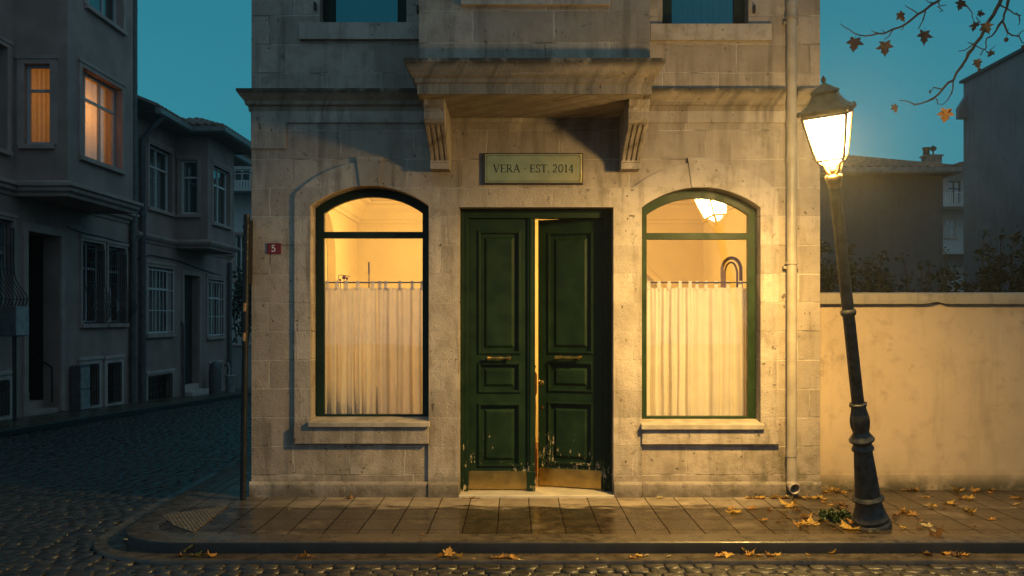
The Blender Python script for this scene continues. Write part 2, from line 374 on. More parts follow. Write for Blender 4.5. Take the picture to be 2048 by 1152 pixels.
def kerb_mat():
    N = NT('wet_granite_kerb'); P = N.pos(); x, y, z = N.sep(P)
    vec = N.comb(N.mth('ADD', x, y), N.mth('ADD', z, 5.2)); br = N.n('ShaderNodeTexBrick', {'Vector': vec, 'Scale': 1.0, 'Mortar Size': .006, 'Brick Width': .74, 'Row Height': 4.0, 'Color1': (0, 0, 0), 'Color2': (1, 1, 1)})
    mid = N.noise(P, 8, 6, .7); fine = N.noise(P, 120, 3)
    c = N.mix(N.mr(mid, .3, .7), (.030, .023, .016), (.07, .055, .040)); c = N.mix(N.mth('MULTIPLY', br.outputs[1], .8), c, (.02, .018, .015))
    h = N.mth('SUBTRACT', N.mth('ADD', N.mth('MULTIPLY', mid, .4), N.mth('MULTIPLY', fine, .15)), br.outputs[1])
    N.pr(c, N.mr(mid, .3, .7, .22, .5), 0, N.bump(h, .35, .008)); return N.m
KERB = kerb_mat()
RISER = simple('shaded_kerb_riser', (.009, .008, .0075), .6, var=.5, scale=6)  # near-black upright kerb faces, their shade put into the colour
def cobble_mat():
    N = NT('wet_cobblestone'); P = N.pos()
    vo = N.n('ShaderNodeTexWhiteNoise', {'Vector': N.n('ShaderNodeVectorMath', {0: P, 1: (.12, .11, 10)}, operation='SNAP').outputs[0]}, noise_dimensions='3D').outputs[0]
    mid = N.noise(P, 9, 6, .7); fine = N.noise(P, 70, 4, .6)
    c = N.mix(N.mr(mid, .3, .7), (.010, .010, .010), (.034, .030, .026)); v = N.mr(vo, 0, 1, .6, 1.3, False); c = N.mix(1.0, c, N.comb(v, v, v), 'MULTIPLY')
    N.pr(c, N.mr(mid, .3, .7, .28, .55), 0, N.bump(N.mth('ADD', fine, N.mth('MULTIPLY', mid, 1.5)), .45, .006)); return N.m
COB = cobble_mat()
BED = simple('cobble_bed_grit', (.022, .020, .018), .6, var=.4, scale=12, bump=.5, bscale=30, bdist=.02)
SOIL = simple('garden_soil', (.06, .05, .035), .95, var=.4)
TACT = simple('tactile_paving_ochre', (.075, .058, .036), .5, var=.3, scale=9)
# ================================================================== the stone corner house
XL, XR = PX(503), PX(1640)
house = empty('stone_house', (0.18, 0, 0), 'old limestone corner house with green double doors, two lit arched windows and a bracketed bay', 'house')
WL = arch(622, 858, 412, 372, 848); WR = arch(1283, 1520, 415, 375, 853)
DOOR = rect(919, 1226.5, 415, 996)
UL = rect(640, 813, -300, 45); UR = rect(1325, 1497, -300, 48)
m = MB(); m.plate(FR, rect(503, 1640, 1010, -360), [WL, WR, rect(919, 1226.5, 415, 997), UL, UR], -0.36, 0)
m.box(XL, XL + .20, .36, 7.6, -.05, PZ(-360)); m.box(XR - .20, XR, .36, 7.6, -.05, PZ(-360))
m.box(XL, XR, 7.6, 7.9, -.05, PZ(-360)); m.box(XL + .2, XR - .2, .36, 7.6, 6.55, PZ(-360) - .01)
m.build('wall', STONE, house)
# frieze strip with its drop at the corner
m = MB(); m.plate(FR, [(502.6, 221), (1640.4, 221), (1640.4, 246), (573, 246), (573, 298), (502.6, 298)], (), -.01, .020)
m.build('frieze', TRIM, house, bevel=.004)
# surround round windows and door, one raised layer
def arcpts(u0, u1, vs, vc, n=20):
    return arch(u0, u1, vs, vc, vs + 1, n)[1:-1]
out = [(857, 967), (857, 885), (590, 885)] + [p for p in arcpts(590, 893, 390, 324, 40) if not (p[0] > 800 and p[1] > 376)] + [(880, 377.5), (1262, 377.5)] + [p for p in arcpts(1256, 1556, 384, 325, 40) if not (p[0] < 1330 and p[1] > 376)] + [(1556, 886), (1283, 886), (1283, 967), (1226.5, 967), (1226.5, 415), (919, 415), (919, 967)]
m = MB(); m.plate(FR, out, [arch(622, 858, 412, 372, 850), arch(1283, 1520, 415, 375, 855)], -.012, .026)
m.build('surround', TRIM, house, bevel=.004)
for a, b, c, d in ((589.5, 857.5, 851.5, 886), (1282.5, 1556.5, 856.5, 887)):
    m = MB(); m.plate(FR, rect(a, b, c, d), (), .0, .052); m.build('sill_apron', TRIM, house, bevel=.006)
for cx, top, bot in ((740, 315, 373), (1401, 316, 376)):
    m = MB(); m.prism(FR, [(cx - 27, top), (cx + 27, top), (cx + 19, bot), (cx - 19, bot)], .0, .042); m.build('keystone', TRIM, house, bevel=.004)
# plinth
m = MB()
for a, b, p in ((500, 856.5, .045), (857, 918.5, .062), (1227, 1283.5, .062), (1284, 1641, .045)):
    m.prism(lambda u, v, d: Vector((PX(d), -u, PZ(v))), [(-.02, 1010), (-.02, 963), (p - .012, 963), (p, 968), (p, 1010)], a, b)
m.box(XL - .04, XL, .03, 7.9, -.06, .13)
m.build('plinth', TRIM, house, bevel=.006)
# string cornice
CP = [(-.02, PZ(223)), (.022, PZ(223)), (.026, PZ(214)), (.05, PZ(211)), (.058, PZ(204)), (.095, PZ(195)), (.115, PZ(189)), (.122, PZ(187)), (.122, PZ(182)), (-.02, PZ(177))]
m = MB(); m.sweep(CP, [(XL, 4.5), (XL, 0), (PX(868) - .0, 0)])
m.sweep(CP, [(PX(1270), 0), (PX(1567), 0)]); m.sweep(CP, [(PX(1590), 0), (XR, 0)])
m.build('cornice', DARKTOP, house)
# upper window sill bands
for a, b, c, d in ((600, 840, 47.5, 81), (1299, 1541, 50.5, 83)):
    m = MB(); m.plate(FR, rect(a, b, c, d), (), -.01, .055); m.build('sill_band', TRIM, house, bevel=.006)
def upper_window(a, b, sillv):
    Yf = .16
    fr = lambda u, v, d: Vector((PX(u), Yf - d, PZ(v)))
    f = MB(); f.plate(fr, rect(a, b, -300, sillv), [rect(a + 24, b - 22, -130, sillv - 10), rect(a + 24, b - 22, -290, -145)], -.06, 0)
    w = f.build('window', DKFRAME, house, bevel=.006)
    g = MB(); g.fbox(fr, a + 22, b - 20, -132, sillv - 8, -.034, -.030); g.build('pane', SKYGLASS, w)
    g = MB(); g.fbox(fr, a + 22, b - 20, -292, -143, -.034, -.030); g.build('pane', SKYGLASS, w)
    k = MB()
    n = 60
    vs, fs = [], []
    for i in range(n + 1):
        u = a + (b - a) * i / n; dy = .025 * math.sin(i * .9) + .012 * math.sin(i * 2.3)
        for v in (-300, sillv): vs.append((PX(u), .34 + dy, PZ(v)))
    for i in range(n): fs.append((2 * i, 2 * i + 2, 2 * i + 3, 2 * i + 1))
    k.add(vs, fs); k.build('net_curtain', NETC, w, smooth=True, fix=False)
upper_window(640, 813, 45); upper_window(1325, 1497, 48)
# dark upper storey behind the panes
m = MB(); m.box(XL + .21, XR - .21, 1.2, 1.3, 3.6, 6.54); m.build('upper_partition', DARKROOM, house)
# shutter catches
for px, py in ((631, 14), (836, 20), (1507, 20)):
    m = MB(); m.fbox(FR, px - 2, px + 2, py - 7, py + 7, -.005, .05); m.build('shutter_catch', BARS, house)
# bay over the door
BL, BR, BY = (838 - CX) * 8.55 / F, (1300 - CX) * 8.55 / F, -1.05
zb = EYE + 447 / F * 8.55
fb = lambda u, v, d: Vector(((u - CX) * 8.55 / F, BY - d, EYE + (HY - v) * 8.55 / F))
m = MB(); m.box(BL, BR, BY + .12, .0, zb, zb + .3)
m.plate(fb, rect(838, 1300, HY - (zb - EYE) * F / 8.55, -300), [rect(935, 1205, -280, -12)], -.12, 0)
m.box(BL, BL + .12, BY + .12, 0, zb + .3, 5.96); m.box(BR - .12, BR, BY + .12, 0, zb + .3, 5.96)
bay = m.build('bay', stone_mat('bay_limestone', (.41, .345, .285), .9), house)
m = MB(); m.plate(fb, rect(921, 1219, -11.5, 12.5), (), -.01, .05); m.build('bay_sill', TRIM, house, bevel=.006)
f = MB(); fw = lambda u, v, d: fb(u, v, d - .07)
f.plate(fw, rect(935, 1205, -280, -12), [rect(950, 1063, -268, -24), rect(1077, 1190, -268, -24)], -.05, 0)
w = f.build('window', DKFRAME, house)
for a, b in ((948, 1065), (1075, 1192)):
    g = MB(); g.fbox(fw, a, b, -270, -22, -.032, -.028); g.build('pane', SKYGLASS, w)
zt = lambda v, d=8.50: EYE + (HY - v) * d / F
LP = [(-.03, zb - .004), (.014, zb - .004), (.014, zt(166)), (.03, zt(163)), (.034, zt(156)), (.062, zt(150)), (.098, zt(137)), (.112, zt(130)), (.122, zt(128)), (.122, zt(120)), (-.03, zt(113))]
m = MB(); m.sweep(LP, [(BL, .0), (BL, BY), (BR, BY), (BR, .0)]); m.build('bay_ledge', DARKTOP, house)
# fluted corbels
def corbel(xc, w=.19):
    prof = [(0, zb), (.86, zb), (.86, zb - .05), (.82, zb - .075), (.82, zb - .17), (.79, zb - .20)]
    core = [(.74, zb - .21), (.66, zb - .235), (.52, zb - .285), (.40, zb - .335), (.29, zb - .385), (.215, zb - .43), (.19, zb - .45)]
    foot = [(.215, zb - .455), (.215, zb - .47), (.20, zb - .475), (.20, zb - .535), (0, zb - .535)]
    f = lambda u, v, d: Vector((xc + d, -u, v))
    m = MB(); m.prism(f, prof + core + foot, -w / 2, w / 2)
    for k in range(4):
        c = -w / 2 + w * (k + .5) / 4
        o = [(a + .022, b - .008) for a, b in core]
        m.prism(f, [(.5 * core[0][0], core[0][1] + .005)] + o + [(.05, core[-1][1] - .003)], c - w * .085, c + w * .085)
    return m.build('corbel', TRIM, house, bevel=.004)
corbel((848 + 889 - 2 * CX) / 2 * 8.78 / F); corbel((1258 + 1297 - 2 * CX) / 2 * 8.78 / F)
# ground floor windows
def ground_window(a, b, vs, vc, vb, yf, trans, GM, sill):
    fr = lambda u, v, d: Vector((PX(u), yf - d, PZ(v)))
    t0, t1 = trans
    lun = [(a + 12, t0)] + arch(a + 12, b - 12, vs + 8, vc + 13, t0)[1:-1] + [(b - 12, t0)]
    f = MB(); f.plate(fr, arch(a - 4, b + 4, vs - 2, vc - 4, vb + 2), [lun, rect(a + 12, b - 12, t1, vb - 13)], -.07, 0)
    w = f.build('window', GM, house, bevel=.007)
    g = MB(); g.prism(fr, [(a + 9, t0 + 3)] + arch(a + 9, b - 9, vs + 6, vc + 10, t0 + 3)[1:-1] + [(b - 9, t0 + 3)], -.037, -.033); g.build('pane', GLASS, w)
    g = MB(); g.fbox(fr, a + 9, b - 9, t1 - 3, vb - 10, -.037, -.033); g.build('pane', GLASS, w)
    s = MB(); s.prism(lambda u, v, d: Vector((PX(d), -u, PZ(v))), [(-yf + .001, sill[2] - 5), (.088, sill[2] + 1), (.088, sill[3]), (-yf + .001, sill[3])], sill[0], sill[1])
    s.build('sill', SILLST, w, bevel=.006)
ground_window(628, 853, 414, 376, 846, .20, (460, 473), DKFRAME, (619, 860, 842, 852.5))
ground_window(1286, 1516, 418, 379, 849, .17, (463, 476), GREENF, (1281, 1525, 846, 857.5))
# downpipe with joints, brackets and outlet
dx = PX(1579); m = MB()
m.tube([(dx, -.078, PZ(965)), (dx, -.078, PZ(-355))], .050, 16)
dp = m.build('downpipe', PVC, house, smooth=True)
for v in (15, 250, 321, 905):
    m = MB(); m.tube([(dx, -.078, PZ(v) - .03), (dx, -.078, PZ(v) + .03)], .0555, 16); m.build('pipe_joint', PVC, dp, smooth=True)
for v in (527, 40):
    m = MB(); m.tube([(dx, -.078, PZ(v) - .012), (dx, -.078, PZ(v) + .012)], .062, 16); m.box(dx - .075, dx + .075, -.06, .0, PZ(v + 8) - .015, PZ(v + 8) + .010)
    m.build('pipe_bracket', simple('pipe_bracket_paint', (.30, .25, .19), .5), dp)
m = MB(); m.tube([(dx, -.078, PZ(960)), (dx, -.080, PZ(966)), (dx + .006, -.10, PZ(971)), (dx + .014, -.15, PZ(973))], [.052, .053, .054, .056], 16, cap=False)
o = m.build('pipe_outlet', PVC, dp, smooth=True, fix=False); so = o.modifiers.new('Solid', 'SOLIDIFY'); so.thickness = .006
# ---- door
DFR = lambda u, v, d: Vector((PX(u, .15), .15 - d, PZ(v, .15)))
m = MB(); outl = [(919.5, 990), (919.5, 417), (1226, 417), (1226, 990), (1207, 990), (1207, 436), (936, 436), (936, 990)]
m.plate(DFR, outl, (), -.14, 0)
m.plate(DFR, [(919.5, 990), (919.5, 417), (1226, 417), (1226, 990), (1219, 990), (1219, 424.5), (926.5, 424.5), (926.5, 990)], (), -.01, .018)
m.build('door_frame', GREEN, house, bevel=.004)
m = MB(); m.box(PX(917.5), PX(1227.5), -.062, .40, -.05, .024); m.build('threshold', MARBLE, house, bevel=.008)
S2 = F / (D + .2)
H0 = EYE + (HY - 979.5) / S2; LH = 544 / S2
def leaf(name, w, mirror, astr):
    s = -1 if mirror else 1
    f = lambda u, v, d: Vector((s * u, -d, v))
    if not mirror: pu0, pu1 = .122, .525
    else: pu0, pu1 = .12, .575
    pans = [(1.400, 2.63), (1.005, 1.285), (.252, .868)]
    m = MB(); m.plate(f, rect(0, w, 0, LH), [rect(pu0, pu1, a, b) for a, b in pans], -.05, 0)
    for a, b in pans:
        m.fbox(f, pu0, pu1, a, b, -.045, -.022)
        i0, i1 = .045, .075                          # raised field with sloping edge
        q = [(pu0 + i0, a + i0), (pu1 - i0, a + i0), (pu1 - i0, b - i0), (pu0 + i0, b - i0)]
        r = [(pu0 + i1, a + i1), (pu1 - i1, a + i1), (pu1 - i1, b - i1), (pu0 + i1, b - i1)]
        m.add([f(*p, -.022) for p in q] + [f(*p, -.002) for p in r], [(0, 1, 5, 4), (1, 2, 6, 5), (2, 3, 7, 6), (3, 0, 4, 7), (4, 5, 6, 7)])
        m.plate(f, rect(pu0 - .018, pu1 + .018, a - .018, b + .018), [rect(pu0 + .012, pu1 - .012, a + .012, b - .012)], -.021, .013)
        m.plate(f, rect(pu0 - .008, pu1 + .008, a - .008, b + .008), [rect(pu0 + .002, pu1 - .002, a + .002, b - .002)], .0125, .020)
    o = m.build(name, GREEN, house, bevel=.0035)
    return o, f, s
lf, f, s = leaf('door_leaf', .668, False, True)
lf.matrix_parent_inverse = Matrix.Translation((-.18, 0, 0)); lf.location = (PX(935, .2), .2, H0)
def add_bits(o, f, w, hu0, hu1, hz, kp):
    m = MB(); m.fbox(f, kp[0], kp[1], .008, .192, 0, .004); m.build('kick_plate', BRASS, o, local=True, bevel=.001)
    m = MB(); y = .062
    n = 16; pts, rad = [], []
    for i in range(n + 1):
        t = i / n; pts.append(f(hu0 + (hu1 - hu0) * t, hz, y)); rad.append(.0125 + .010 * max(0, math.cos(t * 2 * math.pi)) ** 3 + (.004 if 6 < i < 10 else 0))
    m.tube(pts, rad, 12)
    for e in (hu0 + .025, hu1 - .025):
        m.tube([f(e, hz, y), f(e, hz, .02), f(e, hz, 0)], [.011, .013, .024], 12)
        m.lathe([(.001, -.02), (.014, -.016), (.020, 0), (.014, .016), (.001, .02)], 12, Matrix.Translation(f(e - .012 if e < (hu0 + hu1) / 2 else e + .012, hz, y)) @ Matrix.Rotation(R(90), 4, 'Y'))
    m.build('handle', BRASS, o, local=True, smooth=True)
add_bits(lf, f, .668, .205, .440, 1.348, (.012, .620))
m = MB(); m.fbox(f, .612, .690, .196, LH, -.03, .026); m.fbox(f, .634, .668, .196, LH, .026, .040); m.build('astragal', GREEN, lf, local=True, bevel=.006)
m = MB(); m.fbox(f, .606, .692, .0, .195, -.02, .060); m.build('astragal_foot', GREEN, lf, local=True, bevel=.006)
rl, f2, s2 = leaf('door_leaf', .700, True, False)
rl.matrix_parent_inverse = Matrix.Translation((-.18, 0, 0)); rl.location = (PX(1206, .2), .2, H0); rl.rotation_euler = (0, 0, R(-20))
rl['label'] = 'right leaf standing ajar, its lower paint worn through'
add_bits(rl, f2, .700, .225, .49, 1.348, (.02, .685))
m = MB(); m.lathe([(.001, .062), (.020, .058), (.027, .044), (.020, .030), (.010, .022), (.012, .006), (.026, 0), (.026, -.01)], 16, Matrix.Translation(f2(.66, 1.08, 0)) @ Matrix.Rotation(R(90), 4, 'X')); m.build('knob', BRASS, rl, local=True, smooth=True)
m = MB(); m.lathe([(.001, .012), (.013, .010), (.016, 0), (.016, -.005)], 12, Matrix.Translation(f2(.65, .82, 0)) @ Matrix.Rotation(R(90), 4, 'X')); m.build('lock_escutcheon', BRASS, rl, local=True, smooth=True)
# ---- room
RX0, RX1, RY0, RY1, RZ = XL + .395, XR - .395, .362, 4.0, 3.42
m = MB(); m.box(XL + .205, XR - .205, .362, 7.59, -.05, .02); m.build('floor', ROOMFLOOR, house)
m = MB(); m.box(XL + .205, XR - .205, .362, 4.6, RZ, RZ + .1); m.build('ceiling', PLASTER, house)
m = MB(); m.plate(lambda u, v, d: Vector((RX0 + d, u, v)), rect(RY0 + .001, RY1, .021, RZ - .001), [arch(1.15, 2.35, 2.55, 3.06, .6)], -.10, 0); m.box(XL + .205, RX0 - .105, RY0 + .001, RY1, .021, RZ - .001)
m.plate(lambda u, v, d: Vector((u, RY1 - d, v)), rect(RX0 - .1, RX1 + .1, .021, RZ - .001), [arch(.95, 2.02, 2.12, 2.52, .5)], -.10, 0); m.box(RX0 - .1, RX1 + .1, RY1 + .25, RY1 + .3, .021, RZ - .001)
m.box(RX1, RX1 + .12, RY0 + .001, RY1 + .3, .021, RZ - .001)
m.build('interior_wall', PLASTER, house)
m = MB(); IP = [(0, RZ - .30), (.03, RZ - .30), (.035, RZ - .26), (.06, RZ - .24), (.07, RZ - .16), (.13, RZ - .09), (.15, RZ - .05), (.22, RZ - .04), (.23, RZ - .002), (0, RZ - .002)]
m.sweep(IP, [(RX1, RY0 + .01), (RX1, RY1), (RX0, RY1), (RX0, RY0 + .01)][::-1]); m.build('ceiling_moulding', PLASTER, house)
m = MB(); m.plate(lambda u, v, d: Vector((u, RY1 - d, v)), arch(.87, 2.10, 2.12, 2.60, .4), [arch(.95, 2.02, 2.12, 2.52, .41)], -.0, .03); m.build('archway_trim', PLASTER, house)
def plight(name, loc, power, col, rad):
    l = bpy.data.lights.new(name, 'POINT'); l.energy = power; l.color = col; l.shadow_soft_size = rad
    o = bpy.data.objects.new(name, l); o.location = loc; COL.objects.link(o); return o
plight('room_lamp_light', (-.55, 1.9, 2.55), 135, (1, .62, .20), .12)
plight('room_lamp_light', (.85, 2.0, 2.55), 50, (1, .55, .17), .12)
# ================================================================== lettering
def letter_strokes(ch):
    T, t = .15, .07
    def arcp(cx, cy, rx, ry, a0, a1, n=12): return [(cx + rx * math.cos(R(a0 + (a1 - a0) * i / n)), cy + ry * math.sin(R(a0 + (a1 - a0) * i / n))) for i in range(n + 1)]
    return {
        'V': (.86, [([(.12, 1), (.44, 0)], T), ([(.76, 1), (.44, 0)], t), ([(0, .97), (.28, .97)], t), ([(.62, .97), (.90, .97)], t)]),
        'E': (.66, [([(.14, 0), (.14, 1)], T), ([(.02, .965), (.58, .965)], t), ([(.14, .52), (.48, .52)], t), ([(.02, .035), (.62, .035)], t), ([(.58, 1), (.58, .80)], t), ([(.61, 0), (.61, .22)], t), ([(.48, .62), (.48, .42)], t)]),
        'R': (.78, [([(.14, 0), (.14, 1)], T), ([(.02, .965), (.34, .965)] + arcp(.34, .735, .25, .23, 90, -90), .10), ([(.34, .505), (.14, .505)], t), ([(.36, .50), (.74, .02)], T), ([(.02, .035), (.30, .035)], t)]),
        'A': (.86, [([(.10, 0), (.42, 1)], t), ([(.42, 1), (.76, 0)], T), ([(.20, .34), (.64, .34)], t), ([(0, .03), (.24, .03)], t), ([(.62, .03), (.90, .03)], t)]),
        'S': (.58, [(arcp(.29, .75, .21, .22, 30, 250, 12)[:-1] + [(.30, .50)] + arcp(.29, .25, .22, .23, 60, -150, 12), .10), ([(.49, .98), (.49, .76)], t), ([(.06, .02), (.06, .26)], t)]),
        'T': (.72, [([(.36, 0), (.36, 1)], T), ([(.04, .965), (.68, .965)], t), ([(.05, 1), (.05, .78)], t), ([(.67, 1), (.67, .78)], t), ([(.22, .03), (.50, .03)], t)]),
        '.': (.26, [([(.05, .07), (.19, .07)], .14)]), '·': (.46, [([(.16, .45), (.30, .45)], .14)]), ' ': (.22, []),
        '2': (.62, [(arcp(.29, .74, .21, .23, 170, -20, 12) + [(.34, .38), (.06, .05)], .10), ([(.04, .05), (.56, .05)], .10)]),
        '0': (.70, [(arcp(.33, .5, .26, .47, 0, 360, 24), .10)]),
        '1': (.44, [([(.22, 0), (.22, 1)], T), ([(.08, .90), (.22, .99)], t), ([(.08, .03), (.38, .03)], t)]),
        '4': (.66, [([(.44, 0), (.44, 1)], .13), ([(.44, .98), (.04, .30)], t), ([(.02, .30), (.62, .30)], .08), ([(.30, .03), (.58, .03)], t)]),
        '5': (.60, [([(.14, .96), (.52, .96)], .13), ([(.14, 1), (.12, .52)], .13), ([(.12, .56)] + arcp(.27, .33, .26, .29, 110, -150, 12), .14)]),
    }[ch]
def lettering(m, text, fr, u0, v0, h, gap=.10, up=1):
    u, k = u0, 0
    for ch in text:
        wd, st = letter_strokes(ch)
        for pts, th in st:
            k += 1
            for (x0, y0), (x1, y1) in zip(pts, pts[1:]):
                dx_, dy_ = x1 - x0, y1 - y0; L = math.hypot(dx_, dy_)
                if L < 1e-6: continue
                nx, ny = -dy_ / L * th / 2, dx_ / L * th / 2; ex, ey = dx_ / L * (.02 if len(pts) > 2 else 0), dy_ / L * (.02 if len(pts) > 2 else 0); k += .3
                q = [(x0 - ex + nx, y0 - ey + ny), (x1 + ex + nx, y1 + ey + ny), (x1 + ex - nx, y1 + ey - ny), (x0 - ex - nx, y0 - ey - ny)]
                q = [(u + a * h, v0 + b * h) for a, b in q]
                vs = [fr(a, b, .0) for a, b in q] + [fr(a, b, .0012 + .00003 * k) for a, b in q]
                m.add(vs, [(4, 5, 6, 7), (0, 1, 5, 4), (1, 2, 6, 5), (2, 3, 7, 6), (3, 0, 4, 7)])
        u += (wd + gap) * h
    return u - gap * h
def textwidth(text, h, gap=.10): return sum(letter_strokes(c)[0] + gap for c in text) * h - gap * h
sg = empty('name_plaque', (PX(1067), -.002, PZ(338)), 'brass wall plaque reading VERA EST. 2014 above the green doors', 'sign')
fs = lambda u, v, d: Vector((u, -d, v))
X0, X1, Z0, Z1 = PX(966), PX(1166), PZ(370), PZ(307)
m = MB(); m.fbox(fs, X0, X1, Z0, Z1, .001, .030); m.build('plaque_edge', DKWOODEDGE, sg, bevel=.002)
a, b, c, d = X0 + .020, X1 - .013, Z0 + .018, Z1 - .010
m = MB(); m.fbox(fs, a, b, c, d, .030, .036); pl = m.build('plate', PLAQUE, sg, bevel=.002)
m = MB(); m.plate(fs, rect(a + .017, b - .017, c + .015, d - .015), [rect(a + .021, b - .021, c + .019, d - .019)], .0361, .0367); m.build('border_line', INK, sg)
h = .079; wd = textwidth('VERA · EST. 2014', h, .085)
m = MB(); tx = (a + b) / 2 - wd / 2
lettering(m, 'VERA · EST. 2014', lambda u, v, d: Vector((u, -.0365 - d, v)), tx, (c + d) / 2 - h * .52, h, .085); m.build('lettering', INK, sg, fix=False)
for px, pz in ((a + .025, c + .024), (b - .025, c + .024), (a + .025, d - .024), (b - .025, d - .024)):
    m = MB(); m.lathe([(.001, .006), (.006, .005), (.010, 0), (.010, -.001)], 12, Matrix.Translation((px, -.0365, pz)) @ Matrix.Rotation(R(90), 4, 'X')); m.build('screw', BRASS, sg, smooth=True)
nb = empty('house_number_plate', (PX(548), 0, PZ(497)), 'small red plate with a white 5 on the stone left corner pier', 'sign')
m = MB(); m.fbox(fs, PX(535), PX(562.5), PZ(508), PZ(486.5), .0, .012); m.build('plate', REDPL, nb, bevel=.003)
m = MB(); lettering(m, '5', lambda u, v, d: Vector((u, -.0122 - d, v)), PX(543.5), PZ(503.5), .066); m.build('numeral', WHITEPT, nb, fix=False)
# ================================================================== behind the glass
def curtain(u0, u1, vt, vb, yc, folds, label, seed, tabs):
    rnd = random.Random(seed); n, k = 150, 14
    ph = [rnd.uniform(0, 6.28) for _ in range(4)]
    x0, x1, zt_, zb_ = PX(u0, yc), PX(u1, yc), PZ(vt, yc), PZ(vb, yc)
    vs, fs = [], []
    for j in range(k + 1):
        t = j / k
        for i in range(n + 1):
            s = i / n
            w = math.sin(2 * math.pi * folds * (s + .025 * math.sin(5 * s + ph[0])) + ph[1] + .5 * t * math.sin(ph[2] + 7 * s))
            w2 = math.sin(2 * math.pi * folds * 2.3 * s + ph[3])
            am = .005 + .013 * min(1, t * 2.2)
            xx = x0 + (x1 - x0) * s + .006 * math.sin(6 * t + 9 * s + ph[2]) * t
            am *= .35 + 1.1 * abs(math.sin(2.1 * math.pi * s + ph[1])) 
            vs.append((xx, yc + am * (abs(w) ** .7 * (1 if w > 0 else -1)) + .005 * w2, zt_ + (zb_ - zt_) * t + (.006 * math.sin(s * folds * 6.28 + ph[1]) if j == 0 else 0)))
    for j in range(k):
        for i in range(n):
            a = j * (n + 1) + i; fs.append((a, a + 1, a + n + 2, a + n + 1))
    m = MB(); m.add(vs, fs)
    for tu in tabs:
        xx = PX(tu, yc); zr = PZ(vt - 12, yc); pts = []
        for dy, dz in ((-.013, zt_ - .02), (-.013, zr), (-.008, zr + .011), (.006, zr + .012), (.013, zr), (.013, zt_ - .02)):
            pts.append((yc + dy, dz))
        vs = []; fs = []
        for y_, z_ in pts: vs += [(xx - .017, y_, z_), (xx + .017, y_, z_)]
        for i in range(len(pts) - 1): fs.append((2 * i, 2 * i + 1, 2 * i + 3, 2 * i + 2))
        m.add(vs, fs)
    o = m.build('curtain', CURT, None, smooth=True, fix=False, angle=80)
    tag(o, label, 'curtain'); return o
YC = .345
curtain(648, 753.5, 576, 829, YC, 6.5, 'left half of the cream cafe curtain in the window left of the doors', 3, (655, 674, 693, 716, 746))
curtain(755, 851, 576, 829, YC, 4.5, 'right half of the cream cafe curtain in the window left of the doors', 8, (760, 772, 800, 825, 844))
curtain(1290, 1389, 576, 834, YC, 5.5, 'left half of the cream cafe curtain in the window right of the doors', 5, (1297, 1318, 1338, 1360, 1380))
curtain(1386, 1506, 576, 834, YC + .035, 4.0, 'right half of the cream cafe curtain in the window right of the doors', 9, (1394, 1412, 1432, 1456, 1480, 1500))
for a, b, lab in ((640, 856, 'thin dark rod carrying the cream curtains in the window left of the doors'), (1285, 1514, 'thin dark rod carrying the cream curtains in the window right of the doors')):
    m = MB(); m.tube([(PX(a, YC), YC, PZ(565, YC)), (PX(b, YC), YC, PZ(565, YC))], .007, 8); tag(m.build('curtain_rod', DKWOODEDGE, None, smooth=True), lab, 'curtain rod')
# bentwood stand seen over the right curtain
y = .95; st = empty('bentwood_stand', (PX(1463, y), y, .02), 'brown bentwood arch rising behind the curtain of the right window', 'stand')
for o_, w_ in ((0, 1.0), (.028, .62)):
    pts = []; c0, hw = PX(1463, y), PX(1479, y) - PX(1463, y)
    ztop = PZ(516 + o_ * 300, y); pts.append((c0 - hw * w_ * 1.25, y + o_, .02))
    for i in range(13):
        a_ = math.pi - math.pi * i / 12; pts.append((c0 + hw * w_ * math.cos(a_) * (1 if i not in (0, 12) else 1.05) + .01 * (i - 6) / 6, y + o_, ztop - hw * 1.2 * (1 - math.sin(a_))))
    pts.append((c0 + hw * w_ * 1.25, y + o_, .02))
    m = MB(); m.tube(pts, .019 if o_ == 0 else .011, 10); m.build('bent_hoop', WOOD, st, smooth=True)
m = MB(); m.box(c0 - hw * 1.3, c0 + hw * 1.3, y - .02, y + .05, 1.2, 1.23); m.build('crosspiece', WOOD, st, bevel=.004)
y = 1.5; st = empty('thin_floor_stand', (PX(738, y), y, .02), 'thin upright rod with thicker tip behind the left window curtain', 'stand')
m = MB(); m.tube([(PX(738, y), y, .04), (PX(738, y), y, PZ(548, y))], .007, 8); m.tube([(PX(738, y), y, PZ(548, y)), (PX(738, y), y, PZ(524, y))], .011, 8); m.build('stem', DKWOOD, st, smooth=True)
m = MB(); m.lathe([(.13, .02), (.13, .035), (.02, .05), (.01, .06)], 20, Matrix.Translation((PX(738, y), y, 0))); m.build('foot', DKWOOD, st, smooth=True)
def chair(cx, y, lab):
    r = empty('dining_chair', (cx, y, .02), lab, 'chair', 'chairs behind the left curtain')
    m = MB(); m.box(cx - .20, cx + .20, y, y + .40, .44, .48); m.build('seat', DKWOOD, r, bevel=.01)
    m = MB(); m.box(cx - .20, cx + .20, y - .03, y - .005, .62, 1.06); m.build('backrest', DKWOOD, r, bevel=.02)
    for sx in (-1, 1):
        for yy in (y - .018, y + .38):
            m = MB(); m.box(cx + sx * .185 - .015, cx + sx * .185 + .015, yy - .015, yy + .015, .021, .62 if yy < y else .44); m.build('leg', DKWOOD, r)
chair(PX(672, .55), .52, 'dark chair whose back shows through the left window curtain at its left edge')
chair(PX(724, .55), .54, 'dark chair whose back shows through the left window curtain near its middle slit')
y = 1.2; vz = empty('dried_flower_vase', (PX(688, y), y, .02), 'tall vase of dark red dried blossoms above the left window curtain', 'vase')
m = MB(); m.lathe([(.10, .02), (.13, .1), (.15, .6), (.10, 1.2), (.05, 1.7), (.07, 1.85)], 20, Matrix.Translation((PX(688, y), y, 0))); m.build('vase_body', DKWOOD, vz, smooth=True)
